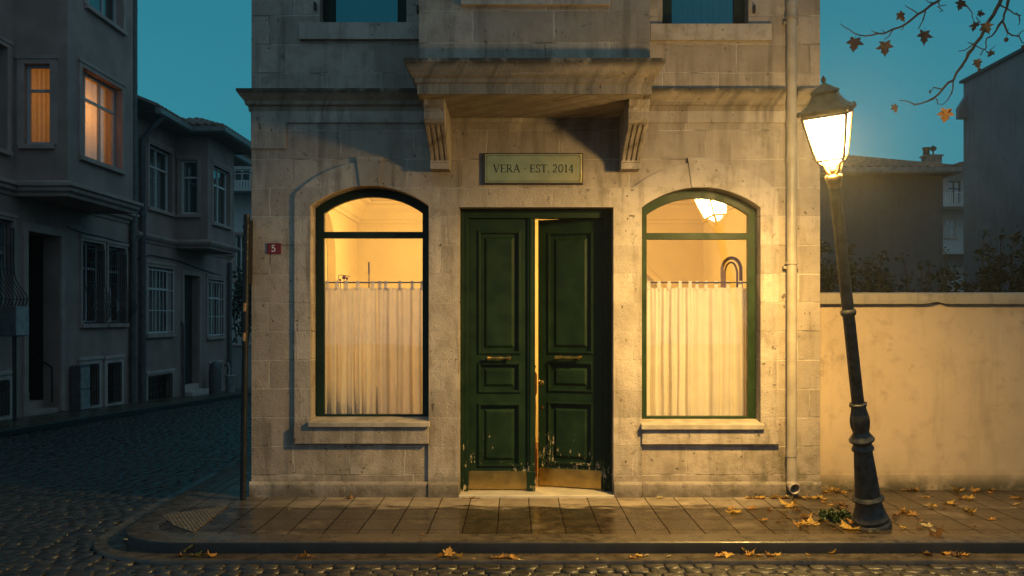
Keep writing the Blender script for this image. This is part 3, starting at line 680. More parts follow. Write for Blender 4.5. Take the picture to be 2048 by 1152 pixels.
REDD = simple('dried_red_blossom', (.20, .035, .015), .8)
for px, py, r_ in ((688, 555, .022), (680, 560, .014), (694, 557, .016)):
    m = MB(); b0 = W(px, py, y); m.tube([(PX(688, y), y, 1.8), b0], .004, 6); m.lathe([(.002, -r_), (r_ * .8, -r_ * .6), (r_, 0), (r_ * .7, r_ * .7), (.002, r_)], 10, Matrix.Translation(b0)); m.build('blossom', REDD, vz, smooth=True)
m = MB(); pts = [W(676, 562, y), W(677, 551, y), W(683, 550, y), W(700, 553, y)]; m.tube([(PX(688, y), y, 1.8)] + pts, .004, 6); m.build('twig', TWIG, vz)
# narrow hallway post seen through the door gap
y = 1.15; ps = empty('hall_newel_post', (PX(1068, y), y, .02), 'reddish brown wooden post glimpsed through the gap of the green doors', 'post')
m = MB(); cx_ = PX(1066, y); m.lathe([(.05, .02), (.05, .3), (.035, .34), (.028, .5), (.035, .8), (.03, .9), (.045, .95), (.045, 1.15), (.02, 1.2), (.035, 1.24), (.01, 1.29)], 16, Matrix.Translation((cx_, y, 0))); m.build('turned_post', simple('reddish_wood', (.22, .07, .025), .45), ps, smooth=True)
# ================================================================== ground, road, pavement
KX, KR, KCX, KCY = -3.35, .65, -2.70, -1.30
FY = KCY - KR                                            # outer face of the front kerb
def kerb_path():
    p = [(14.0, FY), (KCX, FY)]
    for i in range(1, 13):
        a = R(-90 - 90 * i / 12); p.append((KCX + KR * math.cos(a), KCY + KR * math.sin(a)))
    p += [(-3.43, -.2), (-3.45, 1.0)] + [(-3.45, 1.0 + k) for k in range(1, 22)]
    return p
KPTH = kerb_path()
def in_pave(x, y, mg=0.0):
    xl = KX if y < -1.3 else KX - .08 * min(1, (y + 1.3) / 1.1)
    if x < xl - mg or y < FY - mg: return False
    if x < KCX and y < KCY: return math.hypot(x - KCX, y - KCY) < KR + mg
    return True
m = MB(); vs, fs = [], []
ys = [-60, -12, 0, 4, 5, 6, 8, 12, 20, 40, 70, 110]; xs = [-110, -60, -9, 0, 14, 60, 110]
for y in ys:
    for x in xs: vs.append((x, y, gz(min(y, 120)) - .175))
for j in range(len(ys) - 1):
    for i in range(len(xs) - 1): a = j * len(xs) + i; fs.append((a, a + 1, a + len(xs) + 1, a + len(xs)))
m.add(vs, fs); m.build('ground', SOIL, kind='structure')
m = MB(); m.add([(-40, -11.5, -.135), (40, -11.5, -.135), (40, -1.6, -.135), (-40, -1.6, -.135)], [(0, 1, 2, 3)])
vs, fs = [], []; ys = [-1.6 + .8 * k for k in range(52)]
for y in ys: vs += [(-8.6, y, gz(y) - .135), (-3.2, y, gz(y) - .135)]
for j in range(len(ys) - 1): fs.append((2 * j, 2 * j + 1, 2 * j + 3, 2 * j + 2))
m.add(vs, fs)
bedv = (list(m.v), list(m.f))
def cobbles(m, x0, x1, y0, y1, sx, sy, rnd, far=False):
    y = y0; row = 0
    while y < y1:
        x = x0 + (row % 2) * sx * .5 + rnd.uniform(-.02, .02)
        hy = sy * rnd.uniform(.92, 1.06)
        while x < x1:
            w = sx * rnd.uniform(.72, 1.28)
            cx, cy = x + w / 2, y + hy / 2 + rnd.uniform(-.006, .006)
            if not in_pave(cx, cy, .27 if cy < .5 else .06) and not (cy > -1.0 and cx > -3.3):
                zt = gz(cy) - .100 + rnd.uniform(-.007, .005) + .008 * mnoise.noise((cx * .8, cy * .8, 3))
                hx_, hy_ = w / 2 - .004, hy / 2 - .004
                tx, ty = rnd.uniform(-.045, .045), rnd.uniform(-.04, .04); rt = rnd.uniform(-.05, .05)
                vs = []
                for ins, dz in ((0, -.03), (.003, -.006), (.016, 0)):
                    for sx_, sy_ in ((-1, -1), (1, -1), (1, 1), (-1, 1)):
                        a, b = sx_ * (hx_ - ins) + rnd.uniform(-.004, .004), sy_ * (hy_ - ins) + rnd.uniform(-.004, .004)
                        vs.append((cx + a - b * rt, cy + b + a * rt, zt + dz + a * tx + b * ty))
                vs.append((cx, cy, zt + .004)); 
                fs = [(8, 9, 12), (9, 10, 12), (10, 11, 12), (11, 8, 12)]
                for l in (0, 4):
                    for k in range(4): fs.append((l + k, l + (k + 1) % 4, l + 4 + (k + 1) % 4, l + 4 + k))
                m.add(vs, fs)
            x += w
        y += hy; row += 1
rc = random.Random(4)
mc = MB(); cobbles(mc, -9.5, 7.5, -4.6, -1.2, .155, .118, rc); cobbles(mc, -8.28, -3.4, -1.2, 20.0, .150, .120, rc)
# front street beyond the near strip, and the road bed under the stones: one road
nb_ = len(mc.v); mc.v += bedv[0]; mc.f += [tuple(i + nb_ for i in f) for f in bedv[1]]
o = mc.build('road', [COB, BED], kind='structure', smooth=True, fix=False, angle=180)
nbed = len(bedv[1]); 
for p in list(o.data.polygons)[-nbed:]: p.material_index = 1
m = MB(); inner = []
for (x, y) in KPTH:
    if y <= 4: inner.append((x, y))
poly = [(14, .6), (14, FY + .05)] + [(KCX, FY + .05)] + [(KCX + (KR - .05) * math.cos(R(-90 - 90 * i / 12)), KCY + (KR - .05) * math.sin(R(-90 - 90 * i / 12))) for i in range(1, 13)] + [(-3.38, -.2), (-3.40, 1.0), (-3.40, 4.0), (XL + .1, 4.0), (XL + .1, .6)]
m.plate(lambda u, v, d: Vector((u, v, d)), poly, (), -.13, 0.0)
ys = [4 + k for k in range(20)]; vs, fs = [], []
for y in ys: vs += [(-3.42, y, gz(y)), (XL + .1, y, gz(y))]
for j in range(len(ys) - 1): fs.append((2 * j, 2 * j + 1, 2 * j + 3, 2 * j + 2))
m.add(vs, fs); m.build('pavement', PAVE, kind='structure')
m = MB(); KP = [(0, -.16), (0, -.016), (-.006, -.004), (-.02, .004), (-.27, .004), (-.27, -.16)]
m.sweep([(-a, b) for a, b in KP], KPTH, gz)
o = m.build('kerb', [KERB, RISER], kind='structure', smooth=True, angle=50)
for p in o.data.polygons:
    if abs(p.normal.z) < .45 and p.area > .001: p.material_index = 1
m = MB(); GP = [(.001, -.17), (.001, -.091), (.10, -.097), (.20, -.092), (.235, -.086), (.245, -.10), (.245, -.17)]
m.sweep([(-a, b) for a, b in GP], KPTH[:17]); m.build('gutter', KERB, kind='structure', smooth=True, angle=50)
# tactile patch
m = MB(); tp = [G(325, 1031), G(455, 1012.5), G(387, 1066), G(345, 1051)]
m.plate(lambda u, v, d: Vector((u, v, d)), [(p.x, p.y) for p in tp], (), .001, .007)
x0, x1, y0, y1 = min(p.x for p in tp), max(p.x for p in tp), min(p.y for p in tp), max(p.y for p in tp)
def inside(x, y, P):
    c = False
    for i in range(len(P)):
        a, b = P[i], P[i - 1]
        if (a.y > y) != (b.y > y) and x < (b.x - a.x) * (y - a.y) / (b.y - a.y) + a.x: c = not c
    return c
i = 0; y = y0
while y < y1:
    x = x0 + (.018 if i % 2 else 0)
    while x < x1:
        if inside(x, y, tp): m.lathe([(.013, .007), (.011, .011), (.006, .0125)], 8, Matrix.Translation((x, y, 0)))
        x += .036
    y += .036; i += 1
m.build('tactile_paving', TACT, kind='structure')
# pavement across the side street
m = MB(); vs, fs = [], []; ys = [-1 + k for k in range(42)]
for y in ys: vs += [(-9.7, y, gz(y)), (-8.48, y, gz(y))]
for j in range(len(ys) - 1): fs.append((2 * j, 2 * j + 1, 2 * j + 3, 2 * j + 2))
m.add(vs, fs); m.build('far_pavement', PAVE, kind='structure')
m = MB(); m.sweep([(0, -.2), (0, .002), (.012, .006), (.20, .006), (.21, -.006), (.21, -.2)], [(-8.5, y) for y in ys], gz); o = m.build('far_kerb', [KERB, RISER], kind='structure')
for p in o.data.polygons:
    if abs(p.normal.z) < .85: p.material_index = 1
m = MB(); m.box(3.03, 60, .62, 60, -.16, -.02); m.build('garden_ground', SOIL, kind='structure')
# ================================================================== garden wall
gw = empty('garden_wall', (5, .45, 0), 'plastered low garden wall with a stained coping beside the stone house', 'wall')
YW = .38
m = MB(); m.box(XR + .002, 14, YW, YW + .24, -.06, PZ(607, YW)); m.box(XR + .002, 14, YW - .012, YW, -.05, PZ(948, YW)); m.build('wall_body', GWALL, gw)
m = MB(); rnd = random.Random(2); vs, fs = [], []; n = 120
zc0, zc1 = PZ(608, YW - .05), PZ(587, YW - .05)
for i in range(n + 1):
    x = XR + .004 + (14 - XR) * (i / n) ** 1.25
    ch = .012 * max(0, mnoise.noise((x * 5.1, 0, 1)) - .30) + (.026 * max(0, 1 - abs(x - PX(1876, .3)) / .10) if x < 6 else 0)
    z0 = zc0 + ch + .004 * mnoise.noise((x * 14, 2, 1)); zz = zc1 + .004 * mnoise.noise((x * 5, 3, 1))
    e = .006 * mnoise.noise((x * 9, 5, 1)) - ch * .4
    vs += [(x, YW + .001, z0), (x, YW - .062 - e, z0), (x, YW - .066 - e, zz - .012), (x, YW - .054 - e, zz), (x, YW + .26, zz + .02), (x, YW + .29, zc0 - .004), (x, YW + .241, zc0 - .004)]
for i in range(n):
    for k in range(7): a = i * 7 + k; b = i * 7 + (k + 1) % 7; fs.append((a, b, b + 7, a + 7))
fs += [tuple(range(7)), tuple(n * 7 + k for k in range(6, -1, -1))]
m.add(vs, fs); m.build('coping', COPE, gw, smooth=True, angle=50)
# ================================================================== street lamp
LB = G(1742, 1052); LT = W(1659, 272, -2.06)              # foot and lantern: the post leans left and over the kerb
LAX = (LT - LB).normalized(); LROT = Vector((0, 0, 1)).rotation_difference(LAX).to_euler()
lamp = empty('street_lamp', LB, 'leaning old iron street lamp with a lit lantern beside the stone house', 'street lamp', rot=LROT)
def zz(py):                                              # height along the leaning axis seen at row py
    lo, hi = -.2, 5.0
    for _ in range(40):
        s_ = (lo + hi) / 2; p = LB + LAX * s_
        if HY - (p.z - EYE) * F / (D + p.y) > py: lo = s_
        else: hi = s_
    return s_
def Q(w_, py): s_ = zz(py); return (w_ * (D + LB.y + LAX.y * s_) / F / 2, s_)
m = MB(); m.lathe([(Q(80, 1046)[0], -.03), Q(80, 1046), Q(77, 1042), Q(72, 1040), Q(72, 1034), Q(66, 1030), Q(58, 1020), Q(52, 1008), Q(50, 1002), Q(54, 1000), Q(62, 998), Q(63, 995), Q(58, 992), Q(50, 989)], 28)
m.build('base', IRON, lamp, local=True, smooth=True, angle=30)
m = MB(); fl = lambda w: 1 - .035 * abs(math.sin(4 * w))
m.lathe([Q(51, 990), Q(47, 965), Q(42, 930), Q(38, 908), Q(36, 900)], 48, shape=fl); m.build('tapered_column', IRON, lamp, local=True, smooth=True, angle=25)
m = MB(); m.lathe([Q(36, 902), Q(43, 899), Q(44, 896), Q(40, 893), Q(36, 888), Q(40, 884), Q(49, 881), Q(50, 878), Q(44, 874), Q(34, 868), Q(31, 862), Q(34, 858)], 28); m.build('collar', IRON, lamp, local=True, smooth=True, angle=30)
m = MB(); m.lathe([Q(33, 860), Q(37, 852), Q(39, 843), Q(37, 834), Q(32, 824), Q(29, 816), Q(28, 813), Q(34, 811), Q(34, 807), Q(27, 805)], 48, shape=lambda w: 1 + .05 * math.cos(8 * w)); m.build('fluted_bulb', IRON, lamp, local=True, smooth=True, angle=30)
m = MB(); m.lathe([Q(25, 807), Q(24.5, 700), Q(24, 628), Q(24, 480), Q(24.5, 372)], 24, shape=lambda w: 1 - .03 * abs(math.sin(6 * w))); m.build('pole', IRON, lamp, local=True, smooth=True, angle=20)
m = MB(); m.lathe([Q(24, 632), Q(30, 629), Q(31, 625), Q(30, 621), Q(24, 618)], 24); m.build('pole_ring', IRON, lamp, local=True, smooth=True)
m = MB(); m.lathe([Q(24, 376), Q(26, 368), Q(33, 360), Q(34, 355), Q(33, 351), Q(26, 349), Q(12, 347)], 24); m.build('capital', LANT, lamp, local=True, smooth=True, angle=30)
LR = Matrix.Rotation(R(-27), 4, 'Z')
sq = lambda h, z: [LR @ Vector((a * h, b * h, z)) for a, b in ((-1, -1), (1, -1), (1, 1), (-1, 1))]
zb0, zt0 = zz(316), zz(229)
hb, ht = .100, .163                                       # half widths of the glazed frustum
def hw_(t): return hb + (ht - hb) * (t ** .86)
bars = MB(); NS = 8
for k in range(4):
    pts = [sq(hw_(i / NS), zb0 + (zt0 - zb0) * i / NS)[k] for i in range(NS + 1)]; bars.tube(pts, .0125, 6)
for h, z, r_ in ((hb, zb0, .012), (ht, zt0, .014)):
    c = sq(h + .002, z)
    for k in range(4): bars.tube([c[k], c[(k + 1) % 4]], r_, 6)
bars.build('lantern_frame', LANT, lamp, local=True)
NL = NT('lit_lantern_glass'); tr = NL.n('ShaderNodeBsdfTransparent', {'Color': (.82, .82, .82)}); em = NL.n('ShaderNodeEmission', {'Color': (1, .80, .50), 'Strength': 16.0})
LG = NL.end(NL.n('ShaderNodeAddShader', {0: tr.outputs[0], 1: em.outputs[0]}).outputs[0])
for k in range(4):
    m = MB(); vs, fs = [], []
    for i in range(NS + 1):
        c = sq(hw_(i / NS) - .004, zb0 + (zt0 - zb0) * i / NS); a, b = c[k], c[(k + 1) % 4]
        vs += [a + (b - a) * .02, b + (a - b) * .02]
    for i in range(NS): fs.append((2 * i, 2 * i + 1, 2 * i + 3, 2 * i + 2))
    m.add(vs, fs); m.build('lantern_glass', LG, lamp, local=True, fix=False)
# glass cup and four scrolled arms under the lantern
m = MB(); m.lathe([(.02, zz(332)), (.042, zz(328)), (.072, zz(322)), (.090, zz(317))], 20); m.build('lantern_cup', LG, lamp, local=True, smooth=True)
for k in range(4):
    M4 = LR @ Matrix.Rotation(R(45 + 90 * k), 4, 'Z')
    pr_ = [(.03, zz(348)), (.055, zz(344)), (.075, zz(338)), (.085, zz(331)), (.092, zz(326)), (.110, zz(324)), (.130, zz(321)), (.140, zz(316)), (.134, zz(312))]
    m = MB(); m.tube([M4 @ Vector((r_, 0, z)) for r_, z in pr_], [.014, .014, .013, .012, .012, .012, .012, .013, .010], 8); m.build('lantern_arm', LANT, lamp, local=True, smooth=True)
m = MB(); m.lathe([(.012, zz(350)), (.02, zz(346)), (.035, zz(340)), (.03, zz(335)), (.012, zz(331))], 12); m.build('rosette', LANT, lamp, local=True, smooth=True)
def sqr(w, n=7.0): w = w - R(-27); return 1.0 / (abs(math.cos(w)) ** n + abs(math.sin(w)) ** n) ** (1 / n)
m = MB(); HT = ht
m.lathe([(.13, zz(224)), (HT + .010, zz(227)), (HT + .030, zz(226)), (HT + .036, zz(222)), (HT + .036, zz(217)), (HT + .022, zz(215)), (HT + .002, zz(212)), (HT - .025, zz(207)), (HT - .048, zz(199)), (HT - .064, zz(191)), (.094, zz(188)), (.100, zz(186)), (.104, zz(182)), (.094, zz(180)), (.078, zz(178)), (.05, zz(173)), (.026, zz(169)), (.014, zz(167))], 48, shape=sqr)
m.build('lantern_cap', LANT, lamp, local=True, smooth=True, angle=28)
for k in range(4):
    c = sq((HT + .034) * .93, zz(219))[k]; m = MB(); m.lathe([(.004, -.03), (.016, -.02), (.018, 0), (.012, .012), (.006, .022)], 10, Matrix.Translation(c)); m.build('cap_knob', LANT, lamp, local=True, smooth=True)
m = MB(); m.lathe([(.016, zz(169)), (.010, zz(166)), (.014, zz(164)), (.020, zz(161)), (.018, zz(157)), (.008, zz(153)), (.002, zz(151))], 14); m.build('finial', LANT, lamp, local=True, smooth=True)
lp = plight('street_lamp_light', (0, 0, zz(268)), LAMP_W, LAMP_C, .16); lp.parent = lamp
l_ = bpy.data.lights.new('street_lamp_reflector', 'SPOT'); l_.energy = SPOT_W; l_.color = LAMP_C; l_.shadow_soft_size = .16; l_.spot_size = R(180); l_.spot_blend = 1.0
so_ = bpy.data.objects.new('street_lamp_reflector', l_); COL.objects.link(so_); so_.parent = lamp; so_.location = (0, 0, zz(266))
so_.rotation_euler = (Matrix.LocRotScale(None, LROT, None).to_3x3().inverted() @ Vector(SPOT_DIR).to_track_quat('-Z', 'Y').to_matrix()).to_euler()
# ================================================================== corner sign post
pb = G(486, 1000); spo = empty('sign_post', pb, 'dark steel sign post with peeling stickers at the left corner of the stone house', 'sign post', rot=(0, R(.75), 0))
m = MB(); m.tube([(0, 0, -.02), (0, 0, 2.80)], .030, 14); m.build('pole', POSTM, spo, local=True, smooth=True)
m = MB(); m.box(-.012, .012, .03, .44, 2.12, 2.76); m.build('sign_plate', SIGNBLACK, spo, local=True, bevel=.004)
for z in (2.2, 2.68):
    m = MB(); m.tube([(0, 0, z - .015), (0, 0, z + .015)], .037, 14); m.build('clamp', POSTM, spo, local=True, smooth=True)
for z, a in ((1.89, -95), (1.60, -100)):
    m = MB(); vs, fs = [], []
    for i in range(6):
        for j, hz in enumerate((-.045, .045)): w = R(a - 30 + 12 * i + (j * 6)); vs.append((.0312 * math.cos(w), .0312 * math.sin(w), z + hz * (1 - .25 * (i % 2))))
    for i in range(5): fs.append((2 * i, 2 * i + 1, 2 * i + 3, 2 * i + 2))
    m.add(vs, fs); m.build('sticker', STICK, spo, local=True, fix=False)
# ================================================================== houses of the side street
XA = -9.6
FA = frame_x(XA)
def u_of(px, X): return -X * F / (CX - px) - D if False else (-X) * F / (CX - px) - D      # where the line of sight px meets the plane X
def win(parent, fr, u0, u1, v0, v1, dep, style, FM, GM=None, sill=True, surround=None, curtain=None, sm=None):
    """a window set dep behind the wall plane: frame (> panes), sill, raised surround, room behind"""
    GM = GM or STREETGLASS; fw = .055; f = MB(); w, h = u1 - u0, v1 - v0
    holes = []
    def cell(a, b, c, d_): holes.append(rect(u0 + w * a + fw * (1 if a == 0 else .5), u0 + w * b - fw * (1 if b == 1 else .5), v0 + h * c + fw * (1 if c == 0 else .5), v0 + h * d_ - fw * (1 if d_ == 1 else .5)))
    if style == 'three': xs = (0, .25, .62, 1); [cell(a, b, 0, .70) for a, b in zip(xs, xs[1:])]; [cell(a, b, .70, 1) for a, b in zip(xs, xs[1:])]
    elif style == 'two': xs = (0, .5, 1); [cell(a, b, 0, .68) for a, b in zip(xs, xs[1:])]; [cell(a, b, .68, 1) for a, b in zip(xs, xs[1:])]
    elif style == 'one': cell(0, 1, 0, .68); cell(0, 1, .68, 1)
    elif style == 'plain': cell(0, 1, 0, 1)
    f.plate(fr, rect(u0 - .01, u1 + .01, v0 - .01, v1 + .01), holes, -dep - .06, -dep)
    W_ = f.build('window', FM, parent, bevel=.006)
    for hq in holes:
        (a, c), (b, _), (_, d_), _ = hq
        g = MB(); g.fbox(fr, a - .012, b + .012, c - .012, d_ + .012, -dep - .034, -dep - .028); g.build('pane', GM, W_)
    if curtain:
        g = MB(); vs, fs = [], []; n = 46
        for i in range(n + 1):
            s = i / n; dd = -dep - .16 + .028 * math.sin(s * 34 + u0) + .012 * math.sin(s * 71)
            for v in (v0 - .02, v1 + .02): vs.append(fr(u0 - .02 + (w + .04) * s, v, dd))
        for i in range(n): fs.append((2 * i, 2 * i + 2, 2 * i + 3, 2 * i + 1))
        g.add(vs, fs); g.build('drawn_curtain', curtain, W_, smooth=True, fix=False)
    if sill:
        g = MB(); g.fbox(fr, u0 - .09, u1 + .09, v0 - .10, v0 - .012, -.02, .085); g.build('sill', sm or STTRIM, W_, bevel=.008)
    if surround:
        t = surround; g = MB(); g.plate(fr, rect(u0 - t, u1 + t, v0 - (.0 if sill else t), v1 + t), [rect(u0, u1, v0, v1)] if not sill else (), -.0, .03) if not sill else g.plate(fr, [(u0 - t, v0 - .012), (u0 - t, v1 + t), (u1 + t, v1 + t), (u1 + t, v0 - .012), (u1, v0 - .012), (u1, v1), (u0, v1), (u0, v0 - .012)], (), -.01, .035)
        g.plate(fr, [(u0 - t - .03, v1 + t - .04), (u0 - t - .03, v1 + t + .03), (u1 + t + .03, v1 + t + .03), (u1 + t + .03, v1 + t - .04)], (), -.01, .055)
        g.build('surround', sm or STTRIM, W_, bevel=.006)
    return W_
def grille(parent, fr, u0, u1, v0, v1, n, belly):
    m = MB()
    def prof(t): return .05 + belly * (math.exp(-((t - .24) / .15) ** 2)) if belly else .04
    for i in range(n + 1):
        u = u0 + (u1 - u0) * i / n
        m.tube([fr(u, v0 + (v1 - v0) * k / 16, prof(k / 16)) for k in range(17)], .011, 5)
    for t in ((.02, .24, .55, .8, .98) if belly else (.02, .36, .68, .98)):
        m.tube([fr(u0 - .01, v0 + (v1 - v0) * t, prof(t)), fr(u1 + .01, v0 + (v1 - v0) * t, prof(t))], .011, 5)
        for uu in (u0, u1):
            if t in (.02, .98): m.tube([fr(uu, v0 + (v1 - v0) * t, prof(t)), fr(uu, v0 + (v1 - v0) * t, -.03)], .010, 5)
    return m.build('grille', BARS, parent, smooth=True)
# ---- building A: tall grey block, bay with two lit windows
A = empty('apartment_building', (-10, 10, 0), 'tall grey stucco apartment block with two lit bay windows at the left edge', 'building')
ZA = 12.5; AY0, AY1 = 3.0, 14.32
opens = {'barL': (7.55, 8.62, 1.72, 3.62), 'door': (9.15, 10.50, -.60, 3.48), 'tw1': (11.52, 12.60, 1.66, 3.48), 'tw2': (12.86, 13.84, 1.66, 3.46),
         'bs0': (7.75, 8.48, -.05, .62), 'bs1': (11.50, 12.34, -.20, .74), 'bs2': (12.80, 13.58, -.24, .72), 'up': (6.95, 8.42, 4.93, 6.85)}
m = MB(); m.plate(FA, rect(AY0, AY1, -1.2, ZA), [rect(*opens[k]) for k in opens if k != 'door'] + [rect(9.15, 10.50, -.45, 3.48)], -.34, 0)
m.box(-18, XA - .34, AY0, AY0 + .3, -1.2, ZA); m.box(-18, XA - .34, AY1 - .3, AY1, -1.2, ZA); m.box(-18.3, -18, AY0, AY1, -1.2, ZA); m.box(-18, XA - .34, AY0 + .3, AY1 - .3, ZA - .3, ZA - .01)
m.build('wall', STUCCO, A)
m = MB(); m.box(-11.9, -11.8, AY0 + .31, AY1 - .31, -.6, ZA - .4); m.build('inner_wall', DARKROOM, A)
# bay
AX, B0, B1, BZ = -8.59, 8.70, 11.82, 4.16
FB = frame_x(AX); FS = frame_y(B0)
sw = (PX(49, B0), PX(101, B0), PZ(288, B0), PZ(128, B0)); fw_ = (9.27, 11.18, 4.98, 6.72); fw2 = (9.5, 11.25, 8.02, 9.8)
m = MB(); m.plate(FB, rect(B0, B1, BZ, ZA), [rect(*fw_), rect(*fw2)], -.22, 0)
m.plate(FS, rect(XA + .002, AX - .222, BZ, ZA), [(sw[0], sw[2]), (sw[1], sw[2]), (sw[1], sw[3]), (sw[0], sw[3])] and [rect(sw[0], sw[1], sw[2], sw[3])], -.20, -.0005)
m.box(XA + .002, AX - .222, B1 - .2, B1, BZ, ZA); m.box(XA + .002, AX - .222, B0 + .2, B1 - .2, BZ, BZ + .2)
for z in (7.25, 12.2): m.box(XA + .002, AX - .222, B0 + .2, B1 - .2, z, z + .2)
m.build('bay', STUCCO, A)
m = MB(); pr_ = [(-.01, BZ - .06), (.03, BZ - .06), (.05, BZ + .0), (.11, BZ + .04), (.12, BZ + .10), (.17, BZ + .13), (.17, BZ + .19), (-.01, BZ + .25)]
m.sweep(pr_, [(XA, AY0), (XA, B0), (AX, B0), (AX, B1), (XA, B1), (XA, AY1)]); m.build('string_moulding', STTRIM, A)
m = MB(); m.box(XA + .03, AX + .01, B0 + .01, B1 - .01, BZ - .05, BZ); m.build('bay_soffit', STUCCO, A)
win(A, FS, *sw, .10, 'one', GREYFRAME, GLASS, True, .13, CURT2); win(A, FB, *fw_, .14, 'three', GREYFRAME, GLASS, True, .12, CURT2)
win(A, FB, *fw2, .14, 'three', GREYFRAME, STREETGLASS, True, .12, NETC); win(A, FA, *opens['up'], .16, 'two', GREYFRAME, STREETGLASS, True, .12, NETC)
for k, n in (('barL', 8), ('tw1', 8), ('tw2', 8)):
    win(A, FA, *opens[k], .14, 'two', GREYFRAME, STREETGLASS, True, .10); u0, u1, v0, v1 = opens[k]; grille(A, FA, u0 + .03, u1 - .03, v0 - .02, v1 - .12, n, .26)
for k in ('bs0', 'bs1', 'bs2'):
    u0, u1, v0, v1 = opens[k]; win(A, FA, u0, u1, v0, v1, .16, 'plain', BARS, STREETGLASS, False, .14, sm=STTRIM2); grille(A, FA, u0 + .04, u1 - .04, v0 + .02, v1 - .02, 6, 0)
# doorway with steps and a hand rail
u0, u1, v1 = 9.15, 10.50, 3.48
m = MB(); m.plate(FA, [(u0 - .17, gz(9)), (u0 - .17, v1 + .17), (u1 + .17, v1 + .17), (u1 + .17, gz(10)), (u1, gz(10)), (u1, v1), (u0, v1), (u0, gz(9))], (), -.01, .05); m.build('door_surround', STTRIM, A, bevel=.01)
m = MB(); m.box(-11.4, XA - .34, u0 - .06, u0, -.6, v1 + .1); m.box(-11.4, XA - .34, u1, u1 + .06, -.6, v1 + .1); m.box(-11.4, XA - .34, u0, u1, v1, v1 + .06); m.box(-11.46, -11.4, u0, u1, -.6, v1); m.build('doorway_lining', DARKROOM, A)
m = MB()
for i in range(4): m.box(-11.38, XA - .02 - .3 * i, u0 + .001, u1 - .001, -.45, gz(10) + .08 + .16 * i + .001 * i)
m.build('entrance_step', STTRIM, A, bevel=.01)
m = MB(); m.tube([(XA - .1, u1 - .12, .75), (XA - 1.3, u1 - .12, 1.55)], .02, 8); m.tube([(XA - .1, u1 - .12, .75), (XA - .1, u1 - .12, gz(10) + .2)], .018, 8); m.build('handrail', BARS, A, smooth=True)
# drainpipe and cable
m = MB(); m.tube([(XA + .09, 14.12, gz(14)), (XA + .09, 14.12, 3.95), (XA + .12, 14.12, 4.4), (XA + .12, 14.12, ZA)], .075, 10)
for z in (.8, 2.6, 5.6, 7.5, 9.4): m.tube([(XA + .10, 14.12, z - .05), (XA + .10, 14.12, z + .05)], .10, 10)
m.build('drainpipe', PIPEGREY, A, smooth=True)
m = MB(); m.tube([(XA + .03, 10.8, 3.72), (XA + .035, 11.5, 3.66), (XA + .035, 12.6, 3.64), (XA + .035, 13.9, 3.60), (XA + .03, 14.3, 3.2)], .016, 5); m.build('wall_cable', BARS, A, smooth=True)
plight('bay_room_light', (-9.46, 10.3, 6.0), 36, (1, .52, .13), .16)
# ---- building B: low house with a tiled hipped roof and a square bay
B = empty('bay_house', (-10, 18, 0), 'low brown grey house with a square bay and tiled roof beside the taller block', 'house')
ZB = 6.92; BY0, BY1 = 14.36, 22.55; BX, C0, C1, CZ = -8.70, 17.32, 19.80, 3.78
ob = {'up': (15.35, 17.02, 4.68, 6.32), 'g1': (15.22, 17.05, 1.36, 3.12), 'door': (17.92, 19.25, -.66, 3.02), 'g2': (20.05, 21.62, 1.20, 2.98), 'b1': (15.25, 17.0, -.44, .26), 'b2': (20.3, 21.4, -.52, .30)}
m = MB(); m.plate(FA, rect(BY0, BY1, -1.2, ZB), [rect(*ob[k]) for k in ob], -.30, 0)
m.box(-17, XA - .30, BY0, BY0 + .25, -1.2, ZB); m.box(-17, XA - .30, BY1 - .25, BY1, -1.2, ZB); m.box(-17.3, -17, BY0, BY1, -1.2, ZB); m.build('wall', STUCCO2, B)
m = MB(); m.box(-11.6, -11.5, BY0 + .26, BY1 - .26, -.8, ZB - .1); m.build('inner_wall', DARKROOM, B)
FB2 = frame_x(BX); FS2 = frame_y(C0)
bsw = (PX(361, C0), PX(396, C0), PZ(428, C0), PZ(320, C0)); bfw = (17.75, 19.35, 4.52, 6.15)
m = MB(); m.plate(FB2, rect(C0, C1, CZ, ZB), [rect(*bfw)], -.2, 0); m.plate(FS2, rect(XA + .002, BX - .202, CZ, ZB), [rect(*bsw)], -.18, -.0005)
m.box(XA + .002, BX - .202, C1 - .18, C1, CZ, ZB); m.box(XA + .002, BX - .202, C0 + .18, C1 - .18, CZ, CZ + .15); m.box(XA + .002, XA + .1, C0 + .19, C1 - .19, CZ + .2, ZB); m.build('bay', STUCCO2, B)
m = MB(); pr_ = [(-.01, CZ - .05), (.03, CZ - .05), (.05, CZ), (.10, CZ + .04), (.14, CZ + .10), (.14, CZ + .15), (-.01, CZ + .20)]
m.sweep(pr_, [(XA, BY0), (XA, C0), (BX, C0), (BX, C1), (XA, C1), (XA, BY1)]); m.build('string_moulding', STTRIM, B)
m = MB(); m.box(XA + .03, BX + .01, C0 + .01, C1 - .01, CZ - .045, CZ); m.build('bay_soffit', STUCCO2, B)
win(B, FA, *ob['up'], .12, 'two', PVCW, STREETGLASS, True, .10, NETC); win(B, FS2, *bsw, .08, 'one', PVCW, STREETGLASS, True, .08, NETC); win(B, FB2, *bfw, .10, 'two', PVCW, STREETGLASS, True, .10, NETC)
for k, n in (('g1', 7), ('g2', 6)):
    win(B, FA, *ob[k], .10, 'two', PVCW, STREETGLASS, True, .12, NETC); u0, u1, v0, v1 = ob[k]; g = grille(B, FA, u0 + .03, u1 - .03, v0, v1 - .05, n, 0); g.data.materials[0] = PVCW
for k in ('b1', 'b2'):
    u0, u1, v0, v1 = ob[k]; win(B, FA, u0, u1, v0, v1, .16, 'plain', BARS, STREETGLASS, False, .09, sm=STTRIM2); grille(B, FA, u0 + .04, u1 - .04, v0 + .02, v1 - .02, 7, 0)
